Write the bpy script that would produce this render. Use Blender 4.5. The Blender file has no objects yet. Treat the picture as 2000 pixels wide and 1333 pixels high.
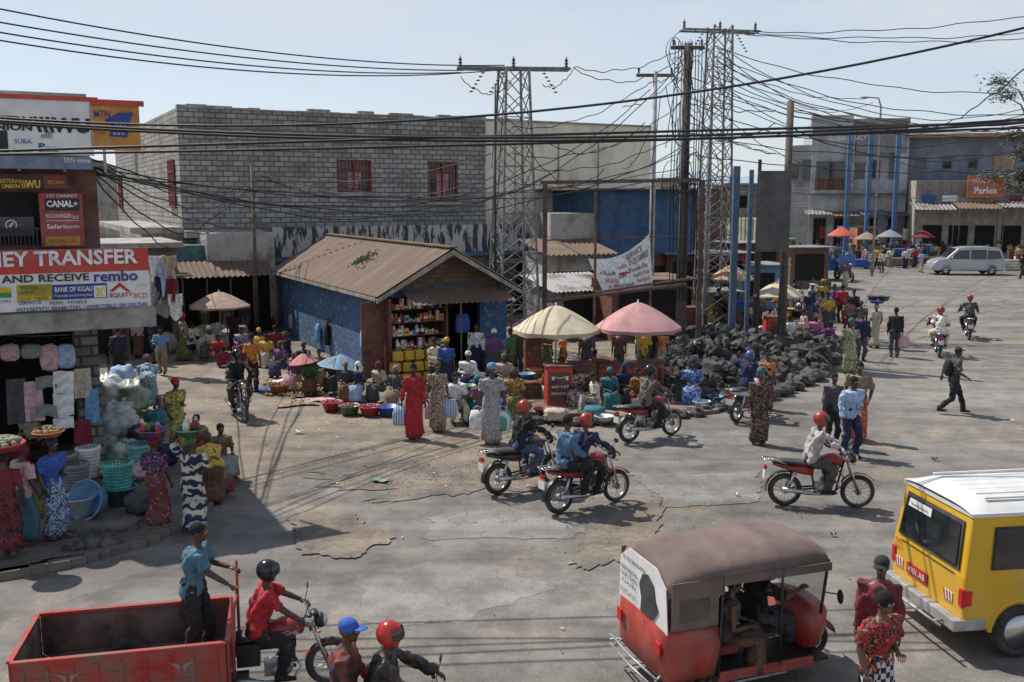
import bpy, bmesh, math, random
from mathutils import Vector, Matrix, noise
R=math.radians; V=Vector; rnd=random.Random(11); PI=math.pi
sin,cos=math.sin,math.cos
sc=bpy.context.scene; col=sc.collection
F=1900.;H=5.7;P=math.atan(278.5/F);CP,SP=cos(P),sin(P)
CAM=V((0,0,H))
def ray(px,py):
    u=(px-1000)/F; v=(666.5-py)/F
    return V((u,CP+v*SP,-SP+v*CP))
def at(px,py,Y):
    d=ray(px,py); return CAM+d*(Y/d.y)
def G(px,py,z=0.):
    d=ray(px,py); return CAM+d*((z-H)/d.z)
class Plane:
    def __init__(s,O,deg):
        s.O=V((O[0],O[1],0)); a=R(deg); s.a=a; s.d=V((cos(a),sin(a),0)); s.n=V((-sin(a),cos(a),0))
    def __call__(s,px,py,off=0):
        d=ray(px,py); t=((s.O-CAM).dot(s.n)+off)/d.dot(s.n); p=CAM+d*t
        return (p-s.O).dot(s.d), p.z
    def w(s,x,y,z=0): return s.O+s.d*x+s.n*y+V((0,0,z))
# ---------- mesh builder
class MB:
    def __init__(s): s.v=[];s.f=[];s.m=[];s.s=[];s.mi=0;s.T=None
    def add(s,vs,fs,smooth=False):
        n=len(s.v)
        if s.T is not None: vs=[s.T@V(v) for v in vs]
        s.v+=[tuple(v) for v in vs]; s.f+=[tuple(i+n for i in f) for f in fs]
        s.m+=[s.mi]*len(fs); s.s+=[smooth]*len(fs); return s
    def box(s,x,y,z):
        vs=[(a,b,c) for c in z for b in y for a in x]
        return s.add(vs,[(0,2,3,1),(4,5,7,6),(0,1,5,4),(2,6,7,3),(0,4,6,2),(1,3,7,5)])
    def bar(s,p,q,w,h=None):
        return s.loft([V(p),V(q)],w*.7071,(h or w)*.7071,n=4,smooth=False)
    def loft(s,pts,rx,ry=None,side=None,n=10,smooth=True,fold=None,caps=True):
        pts=[V(p) for p in pts]; k=len(pts)
        rx=[rx]*k if not hasattr(rx,'__len__') else rx
        ry=rx if ry is None else ([ry]*k if not hasattr(ry,'__len__') else ry)
        vs=[];a=None
        for i,p in enumerate(pts):
            t=(pts[min(i+1,k-1)]-pts[max(i-1,0)])
            t=t.normalized() if t.length>1e-9 else V((0,0,1))
            if side is not None: a=V(side)
            elif a is None: a=V((0,0,1)) if abs(t.z)<.9 else V((1,0,0))
            a=a-t*a.dot(t)
            a=a.normalized() if a.length>1e-6 else t.orthogonal().normalized()
            b=t.cross(a)
            for j in range(n):
                th=2*PI*(j+(.5 if n==4 else 0))/n; g=fold(i,th) if fold else 1
                vs.append(p+a*(rx[i]*cos(th)*g)+b*(ry[i]*sin(th)*g))
        fs=[(i*n+j,i*n+(j+1)%n,(i+1)*n+(j+1)%n,(i+1)*n+j) for i in range(k-1) for j in range(n)]
        if caps: fs+=[tuple(range(n))[::-1],tuple((k-1)*n+j for j in range(n))]
        return s.add(vs,fs,smooth)
    def ell(s,c,r,seg=12,rings=8,rot=None,f=None,smooth=True):
        c=V(c);vs=[]
        if not hasattr(r,'__len__'): r=(r,r,r)
        def pt(th,ph):
            d=V((sin(ph)*cos(th),sin(ph)*sin(th),cos(ph))); g=f(d) if f else 1
            q=V((d.x*r[0],d.y*r[1],d.z*r[2]))*g
            if rot: q=rot@q
            return c+q
        vs.append(pt(0,0))
        for i in range(1,rings):
            for j in range(seg): vs.append(pt(2*PI*j/seg,PI*i/rings))
        vs.append(pt(0,PI)); L=len(vs)-1
        fs=[(0,1+j,1+(j+1)%seg) for j in range(seg)]
        for i in range(rings-2):
            for j in range(seg):
                a=1+i*seg; b=a+seg; k=(j+1)%seg
                fs.append((a+j,b+j,b+k,a+k))
        a=1+(rings-2)*seg; fs+=[(a+(j+1)%seg,a+j,L) for j in range(seg)]
        return s.add(vs,fs,smooth)
    def lathe(s,prof,c=(0,0,0),n=16,smooth=True):
        c=V(c); vs=[c+V((r*cos(2*PI*j/n),r*sin(2*PI*j/n),z)) for r,z in prof for j in range(n)]
        return s.add(vs,[(i*n+j,i*n+(j+1)%n,(i+1)*n+(j+1)%n,(i+1)*n+j) for i in range(len(prof)-1) for j in range(n)],smooth)
    def torus(s,c,Rr,r,w=None,n=28,m=8,a0=0,a1=2*PI):
        c=V(c); w=w or r; full=abs(a1-a0-2*PI)<1e-6; k=n if full else n+1; vs=[]
        for i in range(k):
            a=a0+(a1-a0)*i/n; e=V((cos(a),0,sin(a)))
            for j in range(m):
                b=2*PI*j/m; vs.append(c+e*(Rr+r*cos(b))+V((0,w*sin(b),0)))
        fs=[(i*m+j,i*m+(j+1)%m,((i+1)%k)*m+(j+1)%m,((i+1)%k)*m+j) for i in range(n) for j in range(m)]
        return s.add(vs,fs,True)
    def poly(s,pts,vec=None):
        n=len(pts); pts=[V(p) for p in pts]
        if vec is None: return s.add(pts,[tuple(range(n))])
        vec=V(vec)
        return s.add(pts+[p+vec for p in pts],[tuple(range(n))[::-1],tuple(range(n,2*n))]+[(i,(i+1)%n,(i+1)%n+n,i+n) for i in range(n)])
    def grid(s,fn,nu,nv,smooth=True):
        vs=[fn(i/nu,j/nv) for i in range(nu+1) for j in range(nv+1)]
        return s.add(vs,[(i*(nv+1)+j,(i+1)*(nv+1)+j,(i+1)*(nv+1)+j+1,i*(nv+1)+j+1) for i in range(nu) for j in range(nv)],smooth)
    def mesh(s,name,mats=None):
        me=bpy.data.meshes.new(name); me.from_pydata(s.v,[],s.f)
        for m in (mats or []): me.materials.append(m)
        me.polygons.foreach_set('material_index',s.m); me.polygons.foreach_set('use_smooth',s.s)
        bm=bmesh.new(); bm.from_mesh(me); bmesh.ops.recalc_face_normals(bm,faces=bm.faces); bm.to_mesh(me); bm.free()
        me.update(); return me
    def build(s,name,m,parent=None,loc=None,rz=0,bev=0):
        ms=m if isinstance(m,(list,tuple)) else [m]
        o=bpy.data.objects.new(name,s.mesh(name,ms)); col.objects.link(o)
        if parent: o.parent=parent
        if loc is not None: o.location=loc
        o.rotation_euler=(0,0,rz)
        if bev:
            b=o.modifiers.new('b','BEVEL'); b.width=bev; b.segments=2; b.limit_method='ANGLE'; b.angle_limit=R(40)
        return o
def tag(o,label,cat,group=None,kind=None):
    if kind: o['kind']=kind
    o['label']=label; o['category']=cat
    if group: o['group']=group
    return o
def struct(o): o['kind']='structure'; return o
def thing(name,label,cat,loc=(0,0,0),rz=0,group=None):
    o=bpy.data.objects.new(name,None); col.objects.link(o); o.empty_display_size=.1
    o.location=loc; o.rotation_euler=(0,0,rz); return tag(o,label,cat,group)
def bx(name,par,m,x,y,z,bev=0): return MB().box(x,y,z).build(name,m,par,bev=bev)
def dup(root,loc,rz,label,group=None,rec=None,scale=None):
    def cpy(o,p):
        c=o.copy(); col.objects.link(c)
        if p: c.parent=p
        nm=o.name.split('.')[0]
        if rec and nm in rec:
            c.material_slots[0].link='OBJECT'; c.material_slots[0].material=rec[nm]
        for ch in list(o.children): cpy(ch,c)
        return c
    r=cpy(root,None); r.location=loc; r.rotation_euler=(0,0,rz); r['label']=label
    if group: r['group']=group
    if scale: r.scale=(scale,)*3
    return r
# ---------- materials
MC={}
def mat(key,c,rough=.8,metal=0.,var=.25,scale=4.,bump=0.,c2=None,kind='noise',c3=None,th=(.4,.6),spec=None,alpha=None,sc3=None,dust=0,stretch=None):
    if key in MC: return MC[key]
    m=bpy.data.materials.new(key); m.use_nodes=True; nt=m.node_tree; N=nt.nodes; L=nt.links
    b=N['Principled BSDF']; b.inputs['Roughness'].default_value=rough; b.inputs['Metallic'].default_value=metal
    if spec is not None: b.inputs['Specular IOR Level'].default_value=spec
    if alpha is not None: b.inputs['Alpha'].default_value=alpha
    tc=N.new('ShaderNodeTexCoord'); src=tc.outputs['Object']
    if stretch:
        mp=N.new('ShaderNodeMapping'); mp.inputs['Scale'].default_value=stretch; L.new(src,mp.inputs[0]); src=mp.outputs[0]
    c=tuple(c)[:3]
    def rgb(x): return tuple(max(0,min(1,k)) for k in x)+(1,)
    def ns(scale,detail=3,out=0):
        n=N.new('ShaderNodeTexNoise'); n.inputs['Scale'].default_value=scale; n.inputs['Detail'].default_value=detail; n.inputs['Roughness'].default_value=.65; L.new(src,n.inputs['Vector']); return n
    def ramp(fac,stops,const=False):
        r=N.new('ShaderNodeValToRGB'); L.new(fac,r.inputs[0]); e=r.color_ramp.elements
        if const: r.color_ramp.interpolation='CONSTANT'
        while len(e)<len(stops): e.new(.5)
        for i,(p,cc) in enumerate(stops): e[i].position=p; e[i].color=rgb(cc)
        return r.outputs[0]
    def mix(f,a,bb,mode='MIX'):
        x=N.new('ShaderNodeMix'); x.data_type='RGBA'; x.blend_type=mode
        if isinstance(f,float): x.inputs[0].default_value=f
        else: L.new(f,x.inputs[0])
        for i,q in ((6,a),(7,bb)):
            if isinstance(q,tuple): x.inputs[i].default_value=rgb(q)
            else: L.new(q,x.inputs[i])
        return x.outputs[2]
    def warp(amt,s):
        n=ns(s,2); v=N.new('ShaderNodeVectorMath'); v.operation='MULTIPLY_ADD'; L.new(n.outputs[1],v.inputs[0]); v.inputs[1].default_value=(amt,)*3; L.new(src,v.inputs[2]); return v.outputs[0]
    lo=tuple(k*(1-var) for k in c); hi=tuple(k*(1+var) for k in c)
    hgt=None
    if kind=='noise':
        n=ns(scale); out=ramp(n.outputs[0],[(.35,lo),(.65,c2 or hi)]); hgt=n.outputs[0]
    elif kind=='patch':
        n=ns(scale,6); out=ramp(n.outputs[0],[(0,lo),(th[0],hi),(th[1],c2)]); hgt=n.outputs[0]
    elif kind=='kit':
        v=N.new('ShaderNodeTexVoronoi'); v.inputs['Scale'].default_value=scale; L.new(warp(.16,7),v.inputs['Vector'])
        sp_=N.new('ShaderNodeSeparateColor'); L.new(v.outputs[1],sp_.inputs[0])
        out=mix(ramp(sp_.outputs[0],[(0,(0,0,0)),(.62,(1,1,1))],True),ramp(v.outputs[0],[(0,c2),(.2,c),(.45,c3 or c)],True),ramp(v.outputs[0],[(0,c3 or c),(.16,c2),(.34,c)],True))
    elif kind=='swirl':
        v=N.new('ShaderNodeTexWave'); v.wave_type='RINGS'; v.rings_direction='SPHERICAL'; v.inputs['Scale'].default_value=scale; v.inputs['Distortion'].default_value=5; v.inputs['Detail'].default_value=1; v.inputs['Detail Scale'].default_value=1.3; L.new(warp(.5,3.5),v.inputs['Vector'])
        out=ramp(v.outputs[1],[(0,c),(.5,c2),(.86,c3 or c)],True)
    elif kind=='stripe':
        v=N.new('ShaderNodeTexWave'); v.bands_direction=sc3 or 'Z'; v.inputs['Scale'].default_value=scale; v.inputs['Distortion'].default_value=0; L.new(src,v.inputs['Vector'])
        out=ramp(v.outputs[1],[(0,c),(.5,c2)],True)
    elif kind=='check':
        v=N.new('ShaderNodeTexChecker'); v.inputs['Scale'].default_value=scale; v.inputs['Color1'].default_value=rgb(c); v.inputs['Color2'].default_value=rgb(c2); L.new(src,v.inputs['Vector']); out=v.outputs[0]
    elif kind=='brick':
        sx=N.new('ShaderNodeSeparateXYZ'); L.new(src,sx.inputs[0]); ad=N.new('ShaderNodeMath'); L.new(sx.outputs[0],ad.inputs[0]); L.new(sx.outputs[1],ad.inputs[1])
        cb=N.new('ShaderNodeCombineXYZ'); L.new(ad.outputs[0],cb.inputs[0]); L.new(sx.outputs[2],cb.inputs[1])
        v=N.new('ShaderNodeTexBrick'); L.new(cb.outputs[0],v.inputs['Vector']); v.inputs['Scale'].default_value=1; v.inputs['Brick Width'].default_value=scale; v.inputs['Row Height'].default_value=scale*(sc3 or .5); v.inputs['Mortar Size'].default_value=th[0]
        v.inputs['Color1'].default_value=rgb(lo); v.inputs['Color2'].default_value=rgb(hi); v.inputs['Mortar'].default_value=rgb(c2); v.inputs['Mortar Smooth'].default_value=.3
        n=ns(.5,5); st=ramp(n.outputs[0],[(.35,(.66,.64,.62)),(.62,(1.15,1.13,1.1))]); out=mix(1.,v.outputs[0],st,'MULTIPLY')
        iv=N.new('ShaderNodeMath'); iv.operation='SUBTRACT'; iv.inputs[0].default_value=1; L.new(v.outputs['Fac'],iv.inputs[1]); hgt=iv.outputs[0]
        if c3:
            n3=ns(4.5,6); out=mix(ramp(n3.outputs[0],[(.56,(0,0,0)),(.62,(1,1,1))]),out,c3)
    if dust:
        n2=ns(2.2,4); f=ramp(n2.outputs[0],[(.4,(0,0,0)),(.75,(dust,)*3)]); out=mix(f,out,(.3,.26,.21))
    L.new(out,b.inputs['Base Color'])
    if bump and hgt is not None:
        bp=N.new('ShaderNodeBump'); bp.inputs['Strength'].default_value=bump; bp.inputs['Distance'].default_value=.02
        L.new(hgt,bp.inputs['Height']); L.new(bp.outputs[0],b.inputs['Normal'])
    MC[key]=m; return m
PAL=dict(blk=(.018,.018,.02),wht=(.7,.7,.68),gry=(.22,.22,.22),dgr=(.07,.07,.075),red=(.38,.025,.035),dred=(.18,.02,.035),blu=(.04,.1,.36),lbl=(.33,.44,.62),navy=(.018,.026,.07),teal=(.04,.15,.18),grn=(.06,.17,.07),yel=(.6,.38,.06),org=(.55,.19,.05),pnk=(.5,.16,.24),brn=(.13,.07,.045),bei=(.46,.39,.3),pur=(.15,.06,.2),crm=(.62,.56,.42),oli=(.11,.12,.05),sky=(.13,.29,.48),lpk=(.54,.35,.37),tan=(.26,.19,.13),pale=(.42,.42,.4))
def c(n): return mat('cloth_'+n,PAL[n],.9,var=.26,scale=9,bump=.4)
def k(a,b_,d=None,s=18,kind='kit'): return mat(f'print_{a}_{b_}_{d}_{s}_{kind}',PAL[a],.88,c2=PAL[b_],c3=PAL[d] if d else None,kind=kind,scale=s)
def pl(n): return mat('plastic_'+n,PAL[n],.4,var=.15,scale=6,dust=.2)
SKIN=[mat('skin_a',(.08,.04,.025),.5,var=.15,scale=12),mat('skin_b',(.125,.064,.04),.5,var=.15,scale=12),mat('skin_c',(.05,.026,.018),.5,var=.15,scale=12)]
EYE=mat('eye',(.6,.58,.55),.3); HAIR=mat('hair',(.012,.01,.009),.95,scale=60,bump=.8)
RUB=mat('rubber',(.022,.022,.022),.8,scale=20,var=.3,dust=.3); CHR=mat('chrome',(.5,.5,.5),.28,1.,var=.1); BLKM=mat('black_metal',(.022,.022,.024),.45,.3,dust=.2)
ALU=mat('aluminium',(.35,.35,.36),.45,.8,scale=10); GLS=mat('dark_glass',(.015,.02,.022),.06,0,var=.3,scale=2,spec=.8)
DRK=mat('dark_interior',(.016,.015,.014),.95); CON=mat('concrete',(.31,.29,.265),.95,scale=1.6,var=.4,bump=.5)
RUST=mat('rusty_sheet',(.12,.075,.05),.85,.0,kind='patch',scale=.9,c2=(.21,.17,.14),th=(.5,.75),bump=.3)
RUSTR=mat('rusty_roof',(.115,.074,.052),.85,0.,kind='patch',scale=.8,c2=(.2,.155,.12),th=(.48,.72),stretch=(.5,2.4,1))
ZINC=mat('zinc_sheet',(.22,.225,.23),.55,.3,kind='patch',scale=1.3,c2=(.13,.09,.06),th=(.48,.62))
WOOD=mat('weathered_wood',(.14,.1,.07),.9,scale=7,var=.4,bump=.4); STEEL=mat('galvanised_steel',(.32,.33,.35),.5,.4,scale=3,var=.25)
LAT=mat('lattice_steel',(.2,.2,.195),.6,.3,scale=5,var=.4); CAB=mat('cable_black',(.014,.014,.015),.6)
LAVA=mat('lava_rock',(.05,.048,.049),.95,scale=1.2,var=.5,bump=1.,c2=(.125,.115,.108)); SIGNW=mat('sign_white',(.72,.72,.71),.5,var=.1,scale=1.5,dust=.2)
SIGNR=mat('sign_red',(.5,.045,.03),.5,var=.15,scale=1.5,dust=.2); PLBAG=mat('clear_plastic',(.55,.6,.6),.3,var=.35,scale=5,alpha=.8)
PLAST=mat('old_plaster',(.36,.345,.31),.9,kind='patch',scale=.9,c2=(.16,.14,.12),th=(.48,.68))
def text(s,par,x0,z0,x1,z1,m,y=-.012,name='lettering',bold=0.):
    cu=bpy.data.curves.new('t','FONT'); cu.body=s; cu.offset=bold; cu.resolution_u=2; o=bpy.data.objects.new('t',cu)
    me=bpy.data.meshes.new_from_object(o); bpy.data.objects.remove(o)
    xs=[v.co.x for v in me.vertices]; ys=[v.co.y for v in me.vertices]
    if not xs: return
    ax,ay=min(xs),min(ys); sx=(x1-x0)/(max(xs)-ax); sy=(z1-z0)/(max(ys)-ay)
    for v in me.vertices: v.co=V((x0+(v.co.x-ax)*sx,y,z0+(v.co.y-ay)*sy))
    me.materials.clear(); me.materials.append(m)
    o=bpy.data.objects.new(name,me); col.objects.link(o); o.parent=par; return o
def ptext(s,par,Pl,x0,y0,x1,y1,m,off=0,bold=0.,e=.015):
    ax,az=Pl(x0,y1,off); bx_,bz=Pl(x1,y0,off); az=(az+Pl(x1,y1,off)[1])/2; bz=(bz+Pl(x0,y0,off)[1])/2
    return text(s,par,ax,az,bx_,bz,m,y=off-e,bold=bold)
# ---------- people
def ik(a,t,l1,l2,hint):
    a=V(a);t=V(t);d=t-a;L=d.length
    if L>(l1+l2)*.998: t=a+d*((l1+l2)*.998/L); d=t-a; L=d.length
    x=(l1*l1-l2*l2+L*L)/(2*L); h=math.sqrt(max(l1*l1-x*x,0)); dn=d/L
    hn=V(hint)-dn*V(hint).dot(dn); hn.normalize()
    return a+dn*x+hn*h,t
D=dict
POSE={
'stand':D(pel=(0,0,.935),hl=(.08,.23,.87),hr=(.03,-.24,.86),fl=(.03,.09,.08),fr=(-.04,-.09,.08)),
'talk':D(pel=(0,0,.93),hl=(.05,.24,.87),hr=(.32,-.16,1.15),fl=(.07,.1,.08),fr=(-.07,-.08,.08),lean=3),
'hip':D(pel=(0,.02,.93),hl=(.24,.05,1.12),hr=(.1,-.23,.9),fl=(.06,.12,.08),fr=(-.05,-.1,.08),lean=4),
'walk':D(pel=(0,0,.9),hl=(-.2,.24,.95),hr=(.24,-.21,.98),fl=(.32,.08,.1),fr=(-.34,-.08,.15),lean=6),
'walk2':D(pel=(0,0,.92),hl=(.2,.22,.95),hr=(-.14,-.23,.9),fl=(-.2,.08,.12),fr=(.2,-.08,.09),lean=4),
'carry':D(pel=(0,0,.93),hl=(.12,.16,1.8),hr=(.1,-.24,.9),fl=(.12,.09,.08),fr=(-.12,-.09,.1),lean=0,hh=0),
'load':D(pel=(0,0,.93),hl=(.22,.1,1.08),hr=(.1,-.24,.9),fl=(.1,.1,.08),fr=(-.1,-.09,.09),lean=0,hh=0),
'bags':D(pel=(0,0,.93),hl=(.06,.27,.84),hr=(.06,-.27,.84),fl=(.1,.1,.08),fr=(-.1,-.09,.1),lean=2),
'rail':D(pel=(0,0,.93),hl=(.36,.24,1.08),hr=(.46,-.2,1.04),fl=(.1,.12,.08),fr=(-.08,-.1,.08),lean=8),
'sit':D(pel=(0,0,.44),hl=(.34,.14,.6),hr=(.3,-.1,.62),fl=(.44,.13,.08),fr=(.38,-.14,.08),lean=10),
'ground':D(pel=(0,0,.19),hl=(.36,.18,.45),hr=(.42,-.1,.3),fl=(.46,.17,.07),fr=(.5,-.17,.07),lean=18),
'bend':D(pel=(-.15,0,.88),hl=(.5,.14,.6),hr=(.55,-.14,.55),fl=(.06,.12,.08),fr=(-.06,-.12,.08),lean=58),
'ride':D(pel=(-.2,0,.9),hl=(.34,.33,1.06),hr=(.34,-.33,1.06),fl=(.06,.17,.36),fr=(.06,-.17,.36),lean=14,kh=(1,.5,.3),eh=(-.3,.7,-.5)),
'ridefoot':D(pel=(-.2,0,.9),hl=(.34,.33,1.06),hr=(.34,-.33,1.06),fl=(.1,.38,.08),fr=(.06,-.17,.36),lean=10,kh=(1,.5,.3),eh=(-.3,.7,-.5)),
'pillion':D(pel=(-.52,0,.93),hl=(-.2,.16,1.02),hr=(-.2,-.16,1.02),fl=(-.25,.22,.42),fr=(-.25,-.22,.42),lean=6,kh=(1,.6,.3)),
'drive':D(pel=(0,0,.5),hl=(.48,.22,.92),hr=(.48,-.22,.92),fl=(.5,.13,.1),fr=(.45,-.13,.1),lean=2),
}
SK={}
def skel(pn):
    if pn in SK: return SK[pn]
    p=POSE[pn]; pel=V(p['pel']); ln=R(p.get('lean',3)); up=V((sin(ln),0,cos(ln))); sd=V((0,1,0)); fw=V((cos(ln),0,-sin(ln)))
    S=D(pel=pel,up=up,fw=fw,side=sd); hl=ln*.45 if 'hh' not in p else 0; hu=V((sin(hl),0,cos(hl)))
    S['neck']=pel+up*.53; S['head']=S['neck']+hu*.16+V((.02,0,0)); S['hl_']=hl
    for n,g in (('l',1),('r',-1)):
        sh=pel+up*.475+sd*(.172*g); hp=pel-up*.03+sd*(.09*g)
        e=V(p.get('eh',(-.6,.45,-.5))); e.y*=g; kn=V(p.get('kh',(1,.12,.25))); kn.y*=g
        S['sh'+n]=sh; S['hp'+n]=hp
        S['el'+n],S['wr'+n]=ik(sh,p['h'+n],.285,.255,e)
        S['kn'+n],S['an'+n]=ik(hp,p['f'+n],.43,.42,kn)
    SK[pn]=S; return S
def remesh(mb,vox,sm,disp=0,sd=0):
    me=mb.mesh('t'); o=bpy.data.objects.new('t',me); col.objects.link(o)
    m=o.modifiers.new('r','REMESH'); m.mode='VOXEL'; m.voxel_size=vox
    m=o.modifiers.new('s','SMOOTH'); m.iterations=sm; m.factor=.5
    dg=bpy.context.evaluated_depsgraph_get(); me2=bpy.data.meshes.new_from_object(o.evaluated_get(dg))
    bpy.data.objects.remove(o); bpy.data.meshes.remove(me)
    r=MB()
    vs=[v.co.copy() for v in me2.vertices]
    if disp:
        vs=[v+vn.vector*(disp*(noise.noise(V((v.x*9+sd,v.y*9,v.z*5)))+.6*noise.noise(V((v.x*20,v.y*20+sd,v.z*13))))) for v,vn in zip(vs,me2.vertex_normals)]
    r.add(vs,[tuple(p.vertices) for p in me2.polygons],True); bpy.data.meshes.remove(me2); return r
def torso(m,S,g,lo=-.08,hi=.64):
    rows=[(-.1,.13,.085),(-.04,.158,.105),(.03,.16,.11),(.13,.138,.098),(.24,.148,.105),(.34,.168,.115),(.42,.178,.108),(.475,.16,.092),(.51,.095,.07),(.545,.055,.055),(.64,.05,.052)]
    rows=[q for q in rows if lo<=q[0]<=hi]
    m.loft([S['pel']+S['up']*q[0] for q in rows],[q[1]+g for q in rows],[q[2]+g for q in rows],side=S['side'],n=16)
def arm(m,S,n,g,frac=1.):
    a,b,cc=S['sh'+n],S['el'+n],S['wr'+n]
    if frac>=1: m.loft([a+(a-b)*.05,a.lerp(b,.5),b,b.lerp(cc,.4),cc],[.055+g,.046+g,.041+g,.037+g,.026+g*1.1],n=10)
    else: m.loft([a+(a-b)*.05,a.lerp(b,.5),a.lerp(b,.85)],[.058+g,.054+g,.055+g],n=10)
def leg(m,S,n,g,frac=1.):
    a,b,cc=S['hp'+n],S['kn'+n],S['an'+n]
    m.loft([a,a.lerp(b,.45),b,b.lerp(cc,.3),b.lerp(cc,.75),cc+V((0,0,.0))],[.09+g,.078+g,.056+g*1.2,.056+g*1.3,.038+g*2,.034+g*2.2],n=10)
def hand(m,S,n,curl):
    w=S['wr'+n]; d=(w-S['el'+n]).normalized(); g=1 if n=='l' else -1
    pn=V((0,-g,0)); 
    if abs(d.z)<.6: pn=V((0,0,-1))
    pn=(pn-d*pn.dot(d)).normalized(); wd=d.cross(pn)*g
    if wd.x<-.1 : wd=-wd
    rot=Matrix((d,wd,pn)).transposed()
    m.ell(w+d*.045,(.052,.041,.018),8,6,rot)
    for i,(o,l) in enumerate(((.03,.068),(.01,.078),(-.01,.072),(-.029,.056))):
        p=w+d*.082+wd*o; pts=[p-d*.01]; a=curl*.25
        for q in (.45,.32,.23):
            p=p+(d*cos(a)+pn*sin(a))*(l*q); pts.append(p); a+=curl
        m.loft(pts,[.0095,.009,.008,.0065],n=6)
    p=w+d*.03+wd*.032; m.loft([p,p+(d*.7+wd*.7)*.035,p+(d*.9+wd*.35)*.06+pn*.012],[.011,.0095,.007],n=6)
def head(m,S):
    h=S['head']; r=Matrix.Rotation(S['hl_'],3,'Y')
    m.ell(h+V((-.008,0,.02)),(.092,.074,.098),16,12,r); m.ell(h+r@V((.02,0,-.05)),(.066,.056,.068),12,10,r)
    m.ell(h+r@V((.092,0,-.012)),(.02,.013,.022),8,6,r); m.ell(h+r@V((.077,0,-.052)),(.017,.026,.012),8,6,r)
    m.ell(h+r@V((.062,0,-.09)),(.022,.024,.02),8,6,r); m.ell(h+r@V((.075,0,.028)),(.014,.045,.012),8,6,r)
    for g in (1,-1): m.ell(h+r@V((-.008,.076*g,-.01)),(.017,.012,.03),8,6,r)
GM={}
def garment(pn,kind):
    key=(pn,kind)
    if key in GM: return GM[key]
    S=skel(pn); m=MB(); sd=len(pn)*1.7
    if kind=='body':
        torso(m,S,-.006)
        for n in 'lr': arm(m,S,n,0); leg(m,S,n,-.004)
        for n in 'lr':
            a=S['an'+n]; m.loft([a+V((-.05,0,-.035)),a+V((0,0,-.03)),a+V((.09,0,-.045)),a+V((.17,0,-.055))],[.035,.042,.042,.028],[.03,.04,.032,.018],side=(0,1,0),n=10)
        head(m,S); m=remesh(m,.0125,2)
        cl=.75 if pn in('ride','ridefoot','rail','drive','bags') else .4
        for n in 'lr': hand(m,S,n,cl)
        m.mi=1; r=Matrix.Rotation(S['hl_'],3,'Y')
        for g in (1,-1): m.ell(S['head']+r@V((.081,.029*g,.006)),(.009,.013,.008),8,6)
        me=m.mesh('body',[SKIN[0],EYE])
    elif kind in('short','long','sleeveless'):
        torso(m,S,.016 if kind!='long' else .023,-.12,.52)
        for n in 'lr':
            if kind!='sleeveless': arm(m,S,n,.016 if kind=='long' else .02,1 if kind=='long' else .5)
        me=remesh(m,.0145,2,.04,sd).mesh(kind,[c('gry')])
    elif kind=='pants':
        torso(m,S,.012,-.12,.13)
        for n in 'lr': leg(m,S,n,.014)
        me=remesh(m,.0145,2,.04,sd+3).mesh(kind,[c('gry')])
    elif kind in('skirt','knee'):
        A=lambda q:(S['hpl'].lerp(S['knl'],q)+S['hpr'].lerp(S['knr'],q))/2; B=lambda q:(S['knl'].lerp(S['anl'],q)+S['knr'].lerp(S['anr'],q))/2
        def sep(q,hi):
            a,b_=('kn','an') if hi else ('hp','kn'); d=S[a+'l'].lerp(S[b_+'l'],q)-S[a+'r'].lerp(S[b_+'r'],q); return abs(d.y)/2,math.hypot(d.x,d.z*.5)/2
        pts=[S['pel']+S['up']*.14,S['pel']+S['up']*.04,S['pel']-S['up']*.02+(A(.1)-S['pel'])*.6]; rx=[.145,.178,.19]; ry=[.112,.135,.145]
        for q in (.4,.7,1.): y,x=sep(q,0); pts.append(A(q)); rx.append(y+.1); ry.append(x+.1)
        if kind=='skirt':
            for q in (.35,.7,.97): y,x=sep(q,1); pts.append(B(q)); rx.append(y+.09+.02*q); ry.append(min(x,.2)+.09+.02*q)
        m.loft(pts,rx,ry,side=(0,1,0),n=36,fold=lambda i,t:1+.016*i*sin(7*t+i*.5)*cos(2*t+sd),caps=True)
        me=m.mesh(kind,[c('gry')])
    elif kind=='shoes':
        for n in 'lr':
            a=S['an'+n]; m.loft([a+V((-.065,0,-.04)),a+V((-.02,0,-.035)),a+V((.08,0,-.045)),a+V((.185,0,-.058))],[.032,.043,.047,.03],[.034,.045,.034,.02],side=(0,1,0),n=10)
        me=m.mesh(kind,[c('blk')])
    GM[key]=me; return me
def headgear(kind,hm):
    if kind in GM: return GM[kind]
    m=MB()
    if kind=='hair': m.ell((-.016,0,.036),(.096,.081,.096),14,9)
    elif kind=='bun': m.ell((-.014,0,.035),(.105,.088,.105),14,9,f=lambda d:1+.06*noise.noise(d*5)); m.ell((-.08,0,.1),.055,10,7)
    elif kind=='scarf': m.ell((-.02,0,.045),(.108,.094,.1),14,9,f=lambda d:1+.03*sin(9*d.z+4*d.y)); m.ell((-.1,0,.05),(.055,.055,.045),10,7)
    elif kind=='wrap': m.ell((-.015,0,.08),(.108,.094,.095),14,9,f=lambda d:1+.05*sin(11*d.z+5*d.y)); m.ell((.04,.02,.145),(.045,.055,.03),10,7)
    elif kind=='veil': m.ell((-.02,0,.03),(.108,.096,.115),14,9); m.loft([(-.06,0,-.02),(-.07,0,-.14),(-.06,0,-.26)],[.1,.13,.19],[.07,.09,.1],side=(0,1,0),n=16)
    elif kind=='cap': m.ell((-.008,0,.05),(.103,.087,.082),14,9); m.ell((.12,0,.04),(.075,.07,.01),12,6)
    elif kind=='helmet': m.ell((-.012,0,.025),(.135,.118,.132),18,12,f=lambda d:.8 if (d.x>.75 and d.z<.25) else 1)
    GM[kind]=m.mesh(kind,[c('gry')]); return GM[kind]
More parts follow.
